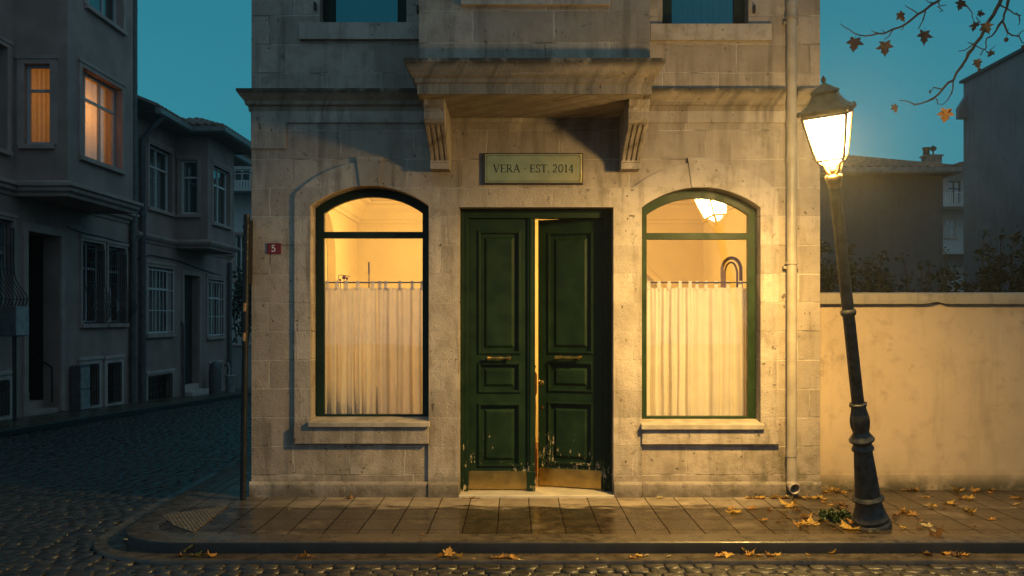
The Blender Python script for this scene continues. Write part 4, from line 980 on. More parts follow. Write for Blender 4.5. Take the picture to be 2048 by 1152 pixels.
u0, u1, v0, v1 = ob['door']; m = MB(); m.plate(FA, [(u0 - .13, gz(18)), (u0 - .13, v1 + .13), (u1 + .13, v1 + .13), (u1 + .13, gz(19)), (u1, gz(19)), (u1, v1), (u0, v1), (u0, gz(18))], (), -.01, .045); m.build('door_surround', STTRIM, B, bevel=.01)
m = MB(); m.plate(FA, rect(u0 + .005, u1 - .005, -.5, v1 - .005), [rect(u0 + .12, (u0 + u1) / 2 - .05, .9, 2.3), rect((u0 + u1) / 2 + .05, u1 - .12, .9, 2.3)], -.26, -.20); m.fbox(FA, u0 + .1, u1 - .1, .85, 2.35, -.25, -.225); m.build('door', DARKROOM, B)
m = MB(); m.box(XA - .2, XA + .30, u0 - .05, u1 + .05, -.9, gz(18.6) + .13); m.box(XA - .2, XA + .02, u0 + .01, u1 - .01, -.9, gz(18.6) + .29); m.build('entrance_step', STTRIM2, B, bevel=.01)
# roof: eaves follow the bay
ov = .56
ev = [(XA + ov, BY0 - .02), (XA + ov, C0 - ov), (BX + ov, C0 - ov), (BX + ov, C1 + ov), (XA + ov, C1 + ov), (XA + ov, BY1 + .4), (-17.5, BY1 + .4), (-17.5, BY0 - .02)]
m = MB(); m.plate(lambda u, v, d: Vector((u, v, ZB + d)), ev, (), .0, .09); m.build('eaves', STUCCO2, B)
m = MB(); z0, zr = ZB + .095, 8.75; r1, r2 = (-13.3, BY0 - .02, zr), (-13.3, 20.2, zr)
E_ = [(x, y, z0) for x, y in ev]; vs = E_ + [r1, r2, (XA + ov, 17, z0)]
m.add(vs, [(0, 1, 4, 5, 9, 8), (5, 6, 9), (6, 7, 8, 9), (7, 0, 8)])
sl = (zr - z0) / (-13.3 - (XA + ov)); bz = lambda x: z0 + (x - (XA + ov)) * sl
# the bay's own little hip running up into the main slope
hz = z0 + .42; m.add([E_[1], E_[2], E_[3], E_[4], (BX + ov - 1.0, (C0 + C1) / 2 - .5, hz), (BX + ov - 1.0, (C0 + C1) / 2 + .5, hz), (XA + ov - 2.0, (C0 + C1) / 2, bz(XA + ov - 2.0) + .02)], [(0, 1, 4, 6), (1, 2, 5, 4), (2, 3, 6, 5), (4, 5, 6)])
y = BY0 + .05
while y < BY1 + .3:
    if not (C0 - ov < y < C1 + ov): m.tube([(XA + ov + .03, y, z0 + .03), (-13.2, y, zr + .02)], .10, 6)
    else:
        t = 1 - abs(y - (C0 + C1) / 2) / ((C1 - C0) / 2 + ov); m.tube([(BX + ov + .03, y, z0 + .03), (BX + ov - 1.0 * min(1, t * 1.4), y, z0 + .02 + .42 * min(1, t * 1.4))], .085, 6)
    y += .27
x = BX + ov
while x > XA + ov - 1.0:
    t = (BX + ov - x); m.tube([(x, C0 - ov - .03, z0 + .03), (x, C0 - ov + min(1.2, t * 1.1), z0 + .02 + min(.42, t * .42))], .085, 6); x -= .21
m.build('roof', TILE, B, smooth=True, angle=50)
m = MB(); m.sweep([(.0, ZB - .03), (.06, ZB - .05), (.13, ZB - .02), (.15, ZB + .09), (.12, ZB + .09), (.0, ZB + .08)], ev[:6]); m.build('gutter', GUTTER, B, smooth=True, angle=40)
m = MB(); m.prism(lambda u, v, d: Vector((u, BY0 - .03 - d, v)), [(XA + ov, ZB + .02), (XA + ov, ZB + .15), (-13.3, zr + .12), (-13.3, ZB)], 0, .05); m.build('bargeboard', DARKROOM, B)
m = MB(); m.tube([(XA + .10, 14.70, gz(14.7)), (XA + .10, 14.70, 6.3), (XA + .35, 14.72, 6.62), (XA + ov + .05, 14.75, ZB - .02)], .075, 10)
for z in (.6, 2.4, 4.4): m.tube([(XA + .10, 14.70, z - .05), (XA + .10, 14.70, z + .05)], .098, 10)
m.build('drainpipe', PIPEGREY, B, smooth=True)
m = MB(); m.tube([(XA + .08, 17.75, gz(17.7)), (XA + .08, 17.75, 1.55), (XA + .02, 17.75, 1.68)], .035, 8); m.build('wall_pipe', PIPEGREY, B, smooth=True)
m = MB(); m.tube([(XA + .09, 22.1, gz(22)), (XA + .09, 22.1, 3.6)], .07, 8); m.build('wall_pipe', PIPEGREY, B, smooth=True)
m = MB(); m.tube([(XA + .03, 14.4, 3.25), (XA + .035, 15.4, 3.42), (XA + .035, 17.3, 3.40), (XA + .035, 19.4, 3.25), (XA + .035, 22.0, 3.1)], .016, 5); m.build('wall_cable', BARS, B, smooth=True)
# ---- things on that pavement
ub = empty('meter_box', (-9.3, 7.3, gz(7.3)), 'dark metal box with a pale notice on a thin post by the barred window', 'box')
m = MB(); m.box(-9.33, -8.98, 7.55, 7.95, 1.45, 2.0); m.build('box_body', CABIN2, ub, bevel=.015)
m = MB(); m.box(-8.975, -8.965, 7.56, 8.00, 1.47, 1.99); m.box(-8.965, -8.963, 7.6, 7.96, 1.55, 1.93); m.build('notice', simple('pale_notice', (.34, .34, .34), .6), ub)
m = MB(); m.tube([(-9.1, 7.75, gz(7.5)), (-9.1, 7.75, 1.45)], .035, 8); m.build('post', BARS, ub, smooth=True)
uc = empty('utility_cabinet', (-9.4, 11.1, gz(11)), 'pale grey utility cabinet standing between the doorway and the small basement windows', 'cabinet')
m = MB(); z0_ = gz(11.0); m.box(-9.57, -9.36, 10.93, 11.38, z0_, z0_ + .92); m.box(-9.575, -9.355, 10.925, 11.385, z0_ + .92, z0_ + .97); m.build('cabinet_body', CABIN2, uc, bevel=.008)
m = MB(); m.box(-9.36, -9.345, 10.94, 11.37, z0_ + .02, z0_ + .44); m.box(-9.36, -9.345, 10.94, 11.37, z0_ + .46, z0_ + .92); m.build('cabinet_door', CABIN, uc, bevel=.004)
ms = empty('stone_post', (-9.2, 19.6, gz(19.6)), 'round topped stone post on the pavement right of the low house doorway', 'post')
m = MB(); z0_ = gz(19.6); m.lathe([(.19, 0), (.19, .72), (.16, .86), (.09, .95), (.01, .98)], 16, Matrix.Translation((-9.22, 19.62, z0_))); m.build('post_body', CABIN2, ms, smooth=True)
wb = empty('waste_bin', (-9.1, 20.6, gz(20.6)), 'low pale bin with a bent pipe beside the round topped stone post', 'bin')
m = MB(); z0_ = gz(20.4); m.lathe([(.13, 0), (.16, .5), (.17, .52), (.15, .54)], 14, Matrix.Translation((-8.95, 20.25, z0_))); m.build('bin_body', CABIN, wb, smooth=True)
m = MB(); m.tube([(-9.0, 20.3, z0_ + .5), (-9.0, 20.35, z0_ + .75), (-9.1, 20.5, z0_ + .9), (-9.25, 20.7, z0_ + .8)], .03, 7); m.build('bent_pipe', CABIN, wb, smooth=True)
# ---- further down the street
Ed = 30.4
E = empty('pale_far_house', (-12, Ed + 2, -1), 'pale far house with a balcony seen past the low tiled house', 'house')
fe = frame_y(Ed)
ew = (PX(470, Ed), PX(492, Ed), PZ(560, Ed), PZ(470, Ed)); ew2 = (PX(466, Ed), PX(500, Ed), PZ(362, Ed), PZ(338, Ed))
m = MB(); m.plate(fe, rect(PX(436, Ed), PX(560, Ed), -2, PZ(315, Ed)), [rect(*ew), rect(*ew2)], -.25, 0); m.box(PX(436, Ed), PX(560, Ed), Ed + .5, Ed + 6, -2, PZ(315, Ed)); m.build('wall', PALE, E)
win(E, fe, *ew, .10, 'two', PVCW, STREETGLASS, True, .10, NETC); win(E, fe, *ew2, .10, 'two', PVCW, STREETGLASS, False, None, NETC)
m = MB(); m.box(PX(436, Ed), PX(560, Ed), Ed - 1.0, Ed, PZ(388, Ed), PZ(382, Ed)); m.build('balcony_slab', PALE, E)
m = MB()
for i in range(22): x = PX(438, Ed) + i * .115; m.tube([(x, Ed - .97, PZ(382, Ed)), (x, Ed - .97, PZ(352, Ed))], .012, 5)
m.tube([(PX(438, Ed), Ed - .97, PZ(352, Ed)), (PX(560, Ed), Ed - .97, PZ(352, Ed))], .02, 5); m.build('balcony_rail', BARS, E)
m = MB(); m.box(PX(430, Ed), PX(566, Ed), Ed - .5, Ed + 6.3, PZ(315, Ed), PZ(311, Ed)); m.build('roof', TILE, E)
lw = empty('white_garden_wall', (PX(475, 24.5), 24.5, gz(24)), 'short white wall far down the side street beyond the low house', 'wall')
m = MB(); m.box(PX(462, 24.5), PX(560, 24.5), 24.5, 24.75, -1.3, PZ(692, 24.5)); m.build('wall_body', WHITEW, lw)
m = MB(); m.box(PX(462, 24.5) - .03, PX(560, 24.5), 24.45, 24.8, PZ(692, 24.5), PZ(688, 24.5)); m.build('coping', STTRIM2, lw, bevel=.01)
# ---- the house that closes the side street
Td = 44.0
T_ = empty('end_terrace_house', (-3, Td + 3, gz(44)), 'grey three storey house closing the far end of the side street', 'house')
ft = frame_y(Td); zt0_ = gz(44) - .3; hl = []
for k in range(5):
    for j in range(3): hl.append((-8.2 + k * 2.6, -8.2 + k * 2.6 + 1.2, zt0_ + 1.4 + 2.9 * j, zt0_ + 3.2 + 2.9 * j))
m = MB(); m.plate(ft, rect(-9.0, 5.0, zt0_, zt0_ + 9.4), [rect(*q) for q in hl], -.25, 0); m.box(-9.0, 5.0, Td + .6, Td + 7, zt0_, zt0_ + 9.4); m.build('wall', STUCCO2, T_)
for q in hl: win(T_, ft, *q, .12, 'two', PVCW, STREETGLASS, True, .08)
m = MB(); m.box(-9.4, 5.4, Td - .4, Td + 7.4, zt0_ + 9.4, zt0_ + 9.55); m.prism(lambda u, v, d: Vector((u, Td - .4 + d, v)), [(-9.4, zt0_ + 9.56), (5.4, zt0_ + 9.56), (2.5, zt0_ + 11.2), (-6.5, zt0_ + 11.2)], 0, 7.8); m.build('roof', TILE, T_)
# ================================================================== behind the garden wall
cy = 16.4                                                 # grey house with hipped tiled roof
Cc = empty('plain_grey_house', (8, cy + 4, 0), 'plain grey rendered house with a hipped tiled roof and chimney behind the garden wall', 'house')
x0, x1 = PX(1400, cy), PX(1886, cy); ze = PZ(352, cy)
m = MB(); m.box(x0, x1, cy, cy + 9, -.1, ze); m.build('wall', HOUSEC, Cc)
yo = cy - .45; xe = PX(1911, yo)
m = MB(); m.box(x0 - .4, xe, yo, cy + 9.4, ze, ze + .10); m.build('eaves', HOUSEC, Cc)
m = MB(); m.sweep([(0, ze + .0), (.07, ze - .01), (.13, ze + .03), (.15, ze + .15), (.12, ze + .15), (0, ze + .12)], [(x0 - .4, yo), (xe, yo), (xe, cy + 9.4)]); m.build('gutter', GUTTER, Cc, smooth=True)
ry = cy + 4.2; rx = PX(1690, ry); rz = PZ(318, ry)
m = MB(); zq = ze + .10
c = [(x0 - .4, yo, zq), (xe, yo, zq), (xe, cy + 9.4, zq), (x0 - .4, cy + 9.4, zq), (x0 + 3.5, ry, rz), (rx, ry, rz)]
m.add(c, [(0, 1, 5, 4), (1, 2, 5), (2, 3, 4, 5), (3, 0, 4), (3, 2, 1, 0)])
x = x0 - .2
while x < xe:
    t = 1.0 if x < rx else max(0, (xe - x) / (xe - rx))
    m.tube([(x, yo - .03, zq + .03), (x, yo + (ry - yo) * t, zq + (rz - zq) * t + .03)], .08, 6); x += .22
m.tube([(xe, yo, zq + .04), (rx, ry, rz + .04)], .10, 6); m.tube([(rx, ry, rz + .05), (x0 + 3.5, ry, rz + .05)], .10, 6)
m.build('roof', TILE, Cc, smooth=True, angle=50)
yc = cy + .9
m = MB(); a, b = PX(1853, yc), PX(1884, yc); m.box(a, b, yc, yc + .36, ze, PZ(312, yc)); m.box(a - .04, b + .04, yc - .04, yc + .40, PZ(312, yc), PZ(309, yc)); ch = m.build('chimney', simple('chimney_render', (.19, .20, .20), .9, var=.3), Cc)
m = MB(); q = PX(1858, yc); m.lathe([(.09, PZ(309, yc)), (.085, PZ(297, yc)), (.11, PZ(297, yc)), (.11, PZ(293, yc))], 12, Matrix.Translation((q, yc + .18, 0))); m.build('chimney_pot', BARS, ch, smooth=True)
m = MB(); q = PX(1872, yc); m.tube([(q, yc + .18, PZ(309, yc)), (q, yc + .18, PZ(299, yc))], .02, 6); m.lathe([(.01, -.09), (.09, -.03), (.09, .03), (.01, .09)], 10, Matrix.Translation((q, yc + .18, PZ(295, yc)))); m.build('vent_cowl', BARS, ch, smooth=True)
# big bare party wall on the right
XD = 15.0; dfar = XD * F / (1927 - CX) - D
Dd = empty('bare_wall_building', (17, 18, 0), 'tall bare concrete sided building at the right edge behind the garden wall', 'building')
zt_ = PZ(166, dfar)
m = MB(); m.box(XD, 25, 8.0, dfar, -.2, zt_)
m.build('wall', CONC, Dd)
m = MB(); m.box(XD - .10, 25.1, 7.9, dfar + .1, zt_, zt_ + .09); m.build('roof_edge', BARS, Dd)
m = MB(); zb_ = PZ(228, dfar); m.box(XD - .28, XD, dfar - .3, dfar - .05, zb_ - .2, zb_ + .16); m.prism(lambda u, v, d: Vector((XD - u, dfar - .05 - .25 + d, v)), [(0, zb_ + .16), (.28, zb_ + .16), (0, zb_ + .6)], 0, .25); m.build('eave_bracket', CONC, Dd)
# pale apartment block between them
fy = 40.0
Ff = empty('pale_balcony_block', (24, fy + 3, 0), 'pale far apartment block with a balcony between the grey house and the bare wall', 'building')
ff = frame_y(fy); pw = (PX(1892, fy), PX(1912, fy), PZ(475, fy), PZ(440, fy)); pd = (PX(1897, fy), PX(1922, fy), PZ(408, fy), PZ(362, fy))
m = MB(); m.plate(ff, rect(PX(1850, fy), PX(1990, fy), -1, PZ(340, fy)), [rect(*pw), rect(*pd)], -.3, 0); m.box(PX(1850, fy), PX(1990, fy), fy + .6, fy + 8, -1, PZ(340, fy)); m.build('wall', PALE, Ff)
win(Ff, ff, *pw, .10, 'two', PVCW, STREETGLASS, True, None, NETC); win(Ff, ff, *pd, .12, 'two', BARS, STREETGLASS, False, None)
m = MB(); m.box(PX(1850, fy), PX(1990, fy), fy - 1.6, fy, PZ(420, fy), PZ(414, fy)); m.box(PX(1850, fy), PX(1990, fy), fy - 1.6, fy, PZ(512, fy), PZ(506, fy)); m.build('balcony_slab', PALE, Ff)
m = MB()
for i in range(14):
    x = PX(1886, fy - 1.5) + i * .12; m.tube([(x, fy - 1.5, PZ(414, fy)), (x, fy - 1.5, PZ(392, fy))], .016, 5)
m.tube([(PX(1886, fy), fy - 1.5, PZ(392, fy)), (PX(1950, fy), fy - 1.5, PZ(392, fy))], .025, 5); m.build('balcony_rail', PVCW, Ff)
m = MB(); m.prism(lambda u, v, d: Vector((u, fy - 1.9 + d, v)), [(PX(1875, fy), PZ(346, fy)), (PX(1885, fy), PZ(336, fy)), (PX(1990, fy), PZ(322, fy)), (PX(1990, fy), PZ(340, fy))], 0, 10); m.build('roof', TILE, Ff)
# ================================================================== shrubs
def leaf_tri(m, p, s, rnd):
    a = Vector((rnd.gauss(0, 1), rnd.gauss(0, 1), rnd.gauss(0, .6))).normalized(); b = a.cross(Vector((rnd.gauss(0, 1), rnd.gauss(0, 1), rnd.gauss(0, 1)))).normalized()
    l = s * rnd.uniform(.7, 1.4); w = l * .42; n_ = a.cross(b) * (l * .12)
    m.add([p, p + a * l * .45 + b * w + n_, p + a * l, p + a * l * .45 - b * w + n_], [(0, 1, 2, 3)])
def shrub(label, px0, px1, Y, tops, seed, dens=1.0, ls=.06):
    rnd = random.Random(seed); xm = PX((px0 + px1) / 2, Y)
    r = empty('shrub', (xm, Y, -.02), label, 'shrub')
    st, fo = MB(), MB()
    for (px, py, sp) in tops:
        base = Vector((xm + (PX(px, Y) - xm) * .35 + rnd.uniform(-.1, .1), Y + rnd.uniform(-.25, .25), -.02)); top = W(px, py, Y) + Vector((0, rnd.uniform(-.35, .35), 0))
        n = 9; pts = []
        for i in range(n + 1):
            t = i / n; q = base.lerp(top, t) + Vector((math.sin(t * 5 + px) * .05, math.cos(t * 4 + px) * .05, .12 * math.sin(t * math.pi))); pts.append(q)
        st.tube(pts, [.018 * (1 - .75 * i / n) + .003 for i in range(n + 1)], 5)
        for i in range(3, n + 1):
            for k in range(int(dens * sp[1])):
                d_ = Vector((rnd.gauss(0, 1), rnd.gauss(0, 1), rnd.gauss(0, .8))); d_ *= sp[0] * (.35 + .65 * (1 - i / n)) * rnd.uniform(.4, 1.1) / max(.6, d_.length)
                tw = pts[i] + d_
                if rnd.random() < .22: st.tube([pts[i], tw], .004, 4)
                for _ in range(rnd.randint(3, 6)): leaf_tri(fo, tw + Vector((rnd.gauss(0, .035), rnd.gauss(0, .035), rnd.gauss(0, .035))), ls, rnd)
    st.build('stem', STEMM, r); fo.build('foliage', BUSH, r, fix=False)
T1 = (.34, 12); T2 = (.16, 7); T3 = (.10, 3)
shrub('dark dense shrub behind the garden wall between the stone house and the lamp', 1600, 1790, 3.2, [(1605, 520, T1), (1625, 500, T1), (1650, 495, T1), (1680, 500, T2), (1702, 478, T3), (1690, 540, T1), (1720, 535, T1), (1745, 515, T2), (1740, 550, T1), (1765, 560, T1), (1785, 548, T2), (1660, 545, T1), (1630, 555, T1), (1800, 575, T2)], 3)
shrub('thin straggly twigs with few leaves behind the middle of the garden wall', 1810, 1890, 4.0, [(1815, 515, T3), (1838, 530, T3), (1850, 525, T3), (1828, 560, T2), (1868, 545, T2), (1880, 505, T3), (1878, 555, T1)], 7, .7)
shrub('big dark shrub behind the right end of the garden wall', 1890, 2080, 4.4, [(1900, 560, T1), (1918, 545, T1), (1940, 510, T2), (1962, 470, T3), (1975, 500, T2), (2003, 472, T3), (1985, 545, T1), (2005, 525, T1), (2030, 480, T1), (2040, 510, T1), (2060, 500, T1), (2050, 545, T1), (1960, 560, T1), (1930, 570, T1), (2020, 560, T1), (2090, 490, T1)], 5)
dk = empty('far_street_tree', (PX(478, 26), 26, gz(26)), 'dark leafy bush over the white wall at the end of the side street', 'tree')
rnd = random.Random(9); fo = MB(); st = MB()
for i in range(9):
    top = W(rnd.uniform(466, 505), rnd.uniform(565, 650), 26.5); st.tube([(PX(486, 26.5), 26.5, -1), top], .03, 5)
    for k in range(60):
        p = top + Vector((rnd.gauss(0, .3), rnd.gauss(0, .4), rnd.gauss(0, .35)))
        for _ in range(3): leaf_tri(fo, p, .13, rnd)
st.build('trunk', BARK, dk); fo.build('crown', BUSH, dk, fix=False)
# ================================================================== plane tree over the pavement
TY = -1.15
tree = empty('plane_tree', (5.75, TY - .2, 0), 'bare plane tree reaching in with a few brown leaves at the upper right', 'tree')
def TP(zx, zy, Y=TY): return W(1640 + zx / 3.84, zy / 3.84, Y)
m = MB(); m.tube([(5.75, TY - .2, -.05), (5.72, TY - .2, 1.2), (5.80, TY - .22, 2.6), (5.70, TY - .2, 4.2), (5.55, TY - .15, 5.6), (5.6, TY, 7.4)], [.20, .165, .15, .14, .12, .07], 12)
m.build('trunk', BARK, tree, smooth=True)
br = []
def branch(pts, r0, r1, jag=.006):
    rnd = random.Random(len(pts) * 7 + int(pts[0].x * 100)); out = []
    for i in range(len(pts) - 1):
        a, b = pts[i], pts[i + 1]; n = max(2, int((b - a).length / .055))
        for k in range(n): out.append(a.lerp(b, k / n) + Vector((rnd.gauss(0, jag), rnd.gauss(0, jag), rnd.gauss(0, jag))))
    out.append(pts[-1]); N_ = len(out)
    MBR.tube(out, [(r0 + (r1 - r0) * i / (N_ - 1)) * (1.35 if rnd.random() < .12 else 1.0) for i in range(N_)], 6)
MBR = MB()
top1 = Vector((5.6, TY - .15, 5.5))
b1 = [top1, Vector((5.0, TY, 5.55)), TP(1060, -80), TP(900, 0), TP(800, 82), TP(690, 160), TP(610, 212), TP(500, 246), TP(400, 270), TP(300, 268), TP(225, 235), TP(155, 183)]
branch(b1, .030, .004)
branch([TP(690, 160), TP(650, 205), TP(625, 232)], .006, .003); branch([TP(800, 82), TP(800, 150), TP(775, 195), TP(752, 222)], .006, .003); branch([TP(750, 108), TP(705, 68), TP(655, 40)], .006, .003)
branch([TP(570, 228), TP(535, 270), TP(500, 298)], .006, .003); branch([TP(440, 258), TP(395, 232)], .005, .003); branch([TP(500, 246), TP(470, 226)], .004, .002)
branch([TP(900, 0), TP(915, 45), TP(945, 40), TP(970, 35)], .006, .003); branch([TP(915, 45), TP(940, 90), TP(915, 92)], .005, .003); branch([TP(860, 22), TP(815, 0)], .005, .003)
b2 = [top1 + Vector((.02, .05, -.8)), Vector((5.1, TY, 5.0)), TP(1450, -140), TP(1375, 30), TP(1325, 120), TP(1270, 235), TP(1195, 335), TP(1140, 420), TP(1085, 500), TP(1022, 612), TP(940, 685), TP(885, 752), TP(830, 770), TP(760, 796), TP(685, 790), TP(608, 770)]
branch(b2, .034, .004)
b3 = [top1 + Vector((.0, .1, -1.0)), Vector((5.3, TY, 4.7)), TP(1455, -40), TP(1430, 65), TP(1400, 150), TP(1360, 240), TP(1285, 290), TP(1265, 370), TP(1232, 425)]
branch(b3, .026, .004)
branch([TP(1405, 150), TP(1440, 255), TP(1520, 290), TP(1600, 345)], .010, .004); branch([TP(1520, 280), TP(1570, 230)], .005, .003); branch([TP(1375, 30), TP(1430, 70), TP(1500, 110), TP(1545, 120)], .008, .004); branch([TP(1500, 110), TP(1540, 150), TP(1525, 195)], .006, .003)
branch([TP(1022, 612), TP(1025, 680), TP(995, 745), TP(945, 800)], .007, .003); branch([TP(885, 752), TP(905, 790), TP(945, 805)], .006, .003); branch([TP(940, 685), TP(870, 675), TP(845, 705)], .006, .003)
branch([TP(1195, 335), TP(1135, 325)], .006, .003); branch([TP(1170, 335), TP(1110, 385), TP(1060, 392)], .006, .003); branch([TP(1200, 350), TP(1270, 385), TP(1300, 400)], .005, .003); branch([TP(1310, 385), TP(1345, 350)], .004, .002)
branch([TP(1110, 30), TP(1165, 85), TP(1185, 165)], .006, .003); branch([TP(1080, -40), TP(1110, 30)], .007, .005); branch([TP(1205, 130), TP(1235, 175), TP(1200, 195)], .004, .003); branch([TP(1085, 500), TP(1100, 518)], .006, .003)
MBR.build('branch', TWIG, tree, smooth=True)
# ---- leaves
HALF = [(0.0, 0.02), (0.10, -0.05), (0.24, -0.10), (0.40, -0.11), (0.335, -.02), (0.36, 0.04), (0.28, 0.12), (0.40, 0.20), (0.52, 0.30), (0.62, 0.43), (0.49, 0.42), (0.44, .48), (0.33, 0.43), (0.235, 0.47), (0.25, 0.58), (0.32, 0.70), (0.20, 0.70), (.17, .79), (0.09, 0.84), (0.0, 1.06)]
def leaf_mesh(name, mat, seed, curl, fold, asym=1.0):
    rnd = random.Random(seed); out = HALF + [(-x * asym, y) for x, y in HALF[-2:0:-1]]
    out = [(x * rnd.uniform(.92, 1.08), y + rnd.uniform(-.02, .02)) for x, y in out]; n = len(out); c = (0, .32)
    def z(x, y): r2 = x * x + (y - .35) ** 2; return curl * r2 + fold * abs(x) + .10 * curl * math.sin(9 * x + seed) + .06 * math.sin(5 * y + seed * 2) * (abs(curl) + .3)
    vs = [(c[0], c[1], z(*c))]
    for q in (.55, 1.0):
        for x, y in out: X_, Y_ = c[0] + (x - c[0]) * q, c[1] + (y - c[1]) * q; vs.append((X_, Y_, z(X_, Y_)))
    fs = [(0, 1 + i, 1 + (i + 1) % n) for i in range(n)] + [(1 + i, 1 + n + i, 1 + n + (i + 1) % n, 1 + (i + 1) % n) for i in range(n)]
    b = len(vs); zs = z(0, .02)
    for t in (0, .5, 1): 
        for o_ in (-.012, .012): vs.append((o_ + .05 * t * t, .04 - .34 * t, zs + .004 + .08 * t * fold))
    fs += [(b, b + 1, b + 3, b + 2), (b + 2, b + 3, b + 5, b + 4)]
    vs = [(x, y - .35, zz_) for x, y, zz_ in vs]
    me = bpy.data.meshes.new(name); me.from_pydata(vs, [], fs); me.materials.append(mat); me.polygons.foreach_set('use_smooth', [True] * len(me.polygons)); return me
# leaves still on the tree
rh = random.Random(21)
for i, (zx, zy, w_, h_, ang, mat) in enumerate([(265, 335, 130, 120, 190, LEAFH), (500, 365, 120, 120, 180, LEAFH), (800, 280, 140, 120, 185, LEAFH), (625, 122, 45, 90, 150, LEAFH), (1078, 35, 110, 90, 200, LEAFH), (1232, 105, 90, 62, 100, LEAFH), (1192, 200, 48, 90, 200, LEAFH), (1280, 208, 82, 100, 160, LEAFH), (1312, 412, 55, 66, 215, LEAFH), (1210, 485, 62, 80, 170, LEAFH), (577, 828, 40, 75, 165, LEAFH), (965, 880, 115, 120, 190, LEAFH2), (1562, 360, 40, 40, 150, LEAFH)]):
    me = leaf_mesh('leaf', mat, i + 3, .15, .12); s = h_ / 3.84 * (D + TY) / F / 1.12; 
    o = bpy.data.objects.new('leaf', me); COL.objects.link(o); o.parent = tree
    M_ = Matrix.Translation(TP(zx, zy, TY - .02)) @ Matrix.Rotation(R(ang), 4, 'Y') @ Matrix.Rotation(R(90), 4, 'X') @ Matrix.Rotation(R(math.degrees(math.acos(min(1, w_ / (h_ * 1.12))))), 4, 'Y') @ Matrix.Diagonal((s, s, s, 1))
    o.matrix_parent_inverse = origin_of(tree); o.matrix_basis = M_
for zx, zy, r_ in ((1430, 305, 18), (1223, 535, 14)):
    m = MB(); q = r_ / 3.84 * (D + TY) / F; c_ = TP(zx, zy); m.lathe([(.001, -q), (q * .7, -q * .7), (q, 0), (q * .7, q * .7), (.001, q)], 12, Matrix.Translation(c_)); m.tube([c_, c_ + Vector((.02, 0, .10))], .0025, 4); m.build('seed_ball', TWIG, tree, smooth=True)
m = MB(); c_ = TP(845, 705); m.lathe([(.001, -.018), (.012, 0), (.001, .02)], 8, Matrix.Translation(c_)); m.build('bud', TWIG, tree)
# ---- fallen leaves
LV = {}
for mi, (mn, mat) in enumerate((('y', LEAFY), ('o', LEAFO), ('b', LEAFB), ('g', LEAFG), ('p', LEAFP))):
    for k, (cu, fo_) in enumerate(((.30, .05), (.5, -.25), (.15, .3), (.75, .1))): LV[mn, k] = leaf_mesh('fallen_leaf', mat, mi * 5 + k + 1, cu, fo_, .9 + .06 * k)
rl_ = random.Random(77)
def fall(px, py, w_, mat, label, group, z=0.0, tilt=None, lift=0.0):
    P_ = G(px, py, z); d_ = D + P_.y; s = .9 * w_ * d_ / F / 1.12
    k = rl_.randrange(4); o = bpy.data.objects.new('fallen_leaf', LV[mat, k]); COL.objects.link(o)
    tx, ty = (rl_.uniform(-.22, .22), rl_.uniform(-.22, .22)) if tilt is None else tilt
    o.scale = (s, s, s); o.rotation_euler = (tx, ty, rl_.uniform(0, 6.28))
    if z == 0.0: P_.y = min(P_.y, -.085 - s * .38 if P_.x < 3.05 else .345 - s * .38)
    Rm = o.rotation_euler.to_matrix(); lo = min((Rm @ v.co).z for v in LV[mat, k].vertices) * s
    o.location = (P_.x, P_.y, z - lo + .002 + lift); tag(o, label, 'leaf', group); return o
g1 = 'leaves against the house base by the drainpipe'
for px, py, w_, mt in ((1488, 989, 22, 'y'), (1500, 986, 26, 'o'), (1513, 988, 20, 'y'), (1541, 991, 28, 'y'), (1553, 988, 20, 'o'), (1530, 985, 14, 'b')): fall(px, py, w_, mt, 'dry fallen leaf lying along the house base just left of the drainpipe', g1)
fall(1569, 990, 22, 'p', 'pale cream fallen leaf right under the drainpipe mouth', None)
for px, py, w_, mt in ((1598, 977, 22, 'y'), (1612, 979, 24, 'y'), (1604, 987, 18, 'o'), (1634, 984, 24, 'o'), (1650, 985, 22, 'y'), (1674, 985, 22, 'b'), (1663, 981, 16, 'y')): fall(px, py, w_, mt, 'dry fallen leaf lying between the drainpipe and the lamp along the wall base', 'leaves between the drainpipe and the lamp')
g3 = 'leaves scattered on the pavement left of the lamp'
for px, py, w_, mt in ((1577, 1013, 42, 'y'), (1590, 1009, 20, 'y'), (1470, 1026, 40, 'y'), (1463, 1020, 22, 'o'), (1504, 1018, 26, 'o'), (1539, 1020, 18, 'o'), (1528, 1043, 26, 'o'), (1556, 1044, 16, 'b'), (1576, 1036, 14, 'o'), (1610, 1000, 10, 'b')): fall(px, py, w_, mt, 'dry fallen leaf on the wet slabs left of the lamp, away from the wall', g3)
g4 = 'leaves heaped at the left foot of the lamp'
for px, py, w_, mt in ((1613, 1036, 34, 'o'), (1608, 1053, 34, 'y'), (1622, 1050, 36, 'y'), (1596, 1050, 24, 'o'), (1648, 1028, 22, 'g'), (1646, 1042, 26, 'y')): fall(px, py, w_, mt, 'yellow brown fallen leaf heaped beside the green weed left of the lamp foot', g4)
fall(1698, 1058, 54, 'y', 'biggest yellow fallen leaf flat in front of the lamp foot', None, tilt=(.1, .1)); fall(1712, 1052, 36, 'o', 'orange fallen leaf partly over the biggest leaf in front of the lamp foot', None, lift=.02)
fall(1682, 1012, 40, 'b', 'dark brown curled leaf on the slabs just left of the lamp base', None); fall(1692, 1026, 16, 'b', 'tiny dark leaf touching the left side of the lamp base', None)
g5 = 'leaves at the right foot of the lamp'
for px, py, w_, mt in ((1792, 1034, 26, 'b'), (1812, 1026, 36, 'o'), (1826, 1030, 26, 'o'), (1800, 1026, 18, 'o'), (1806, 1022, 16, 'y')): fall(px, py, w_, mt, 'orange fallen leaf in the clump right beside the lamp base', g5)
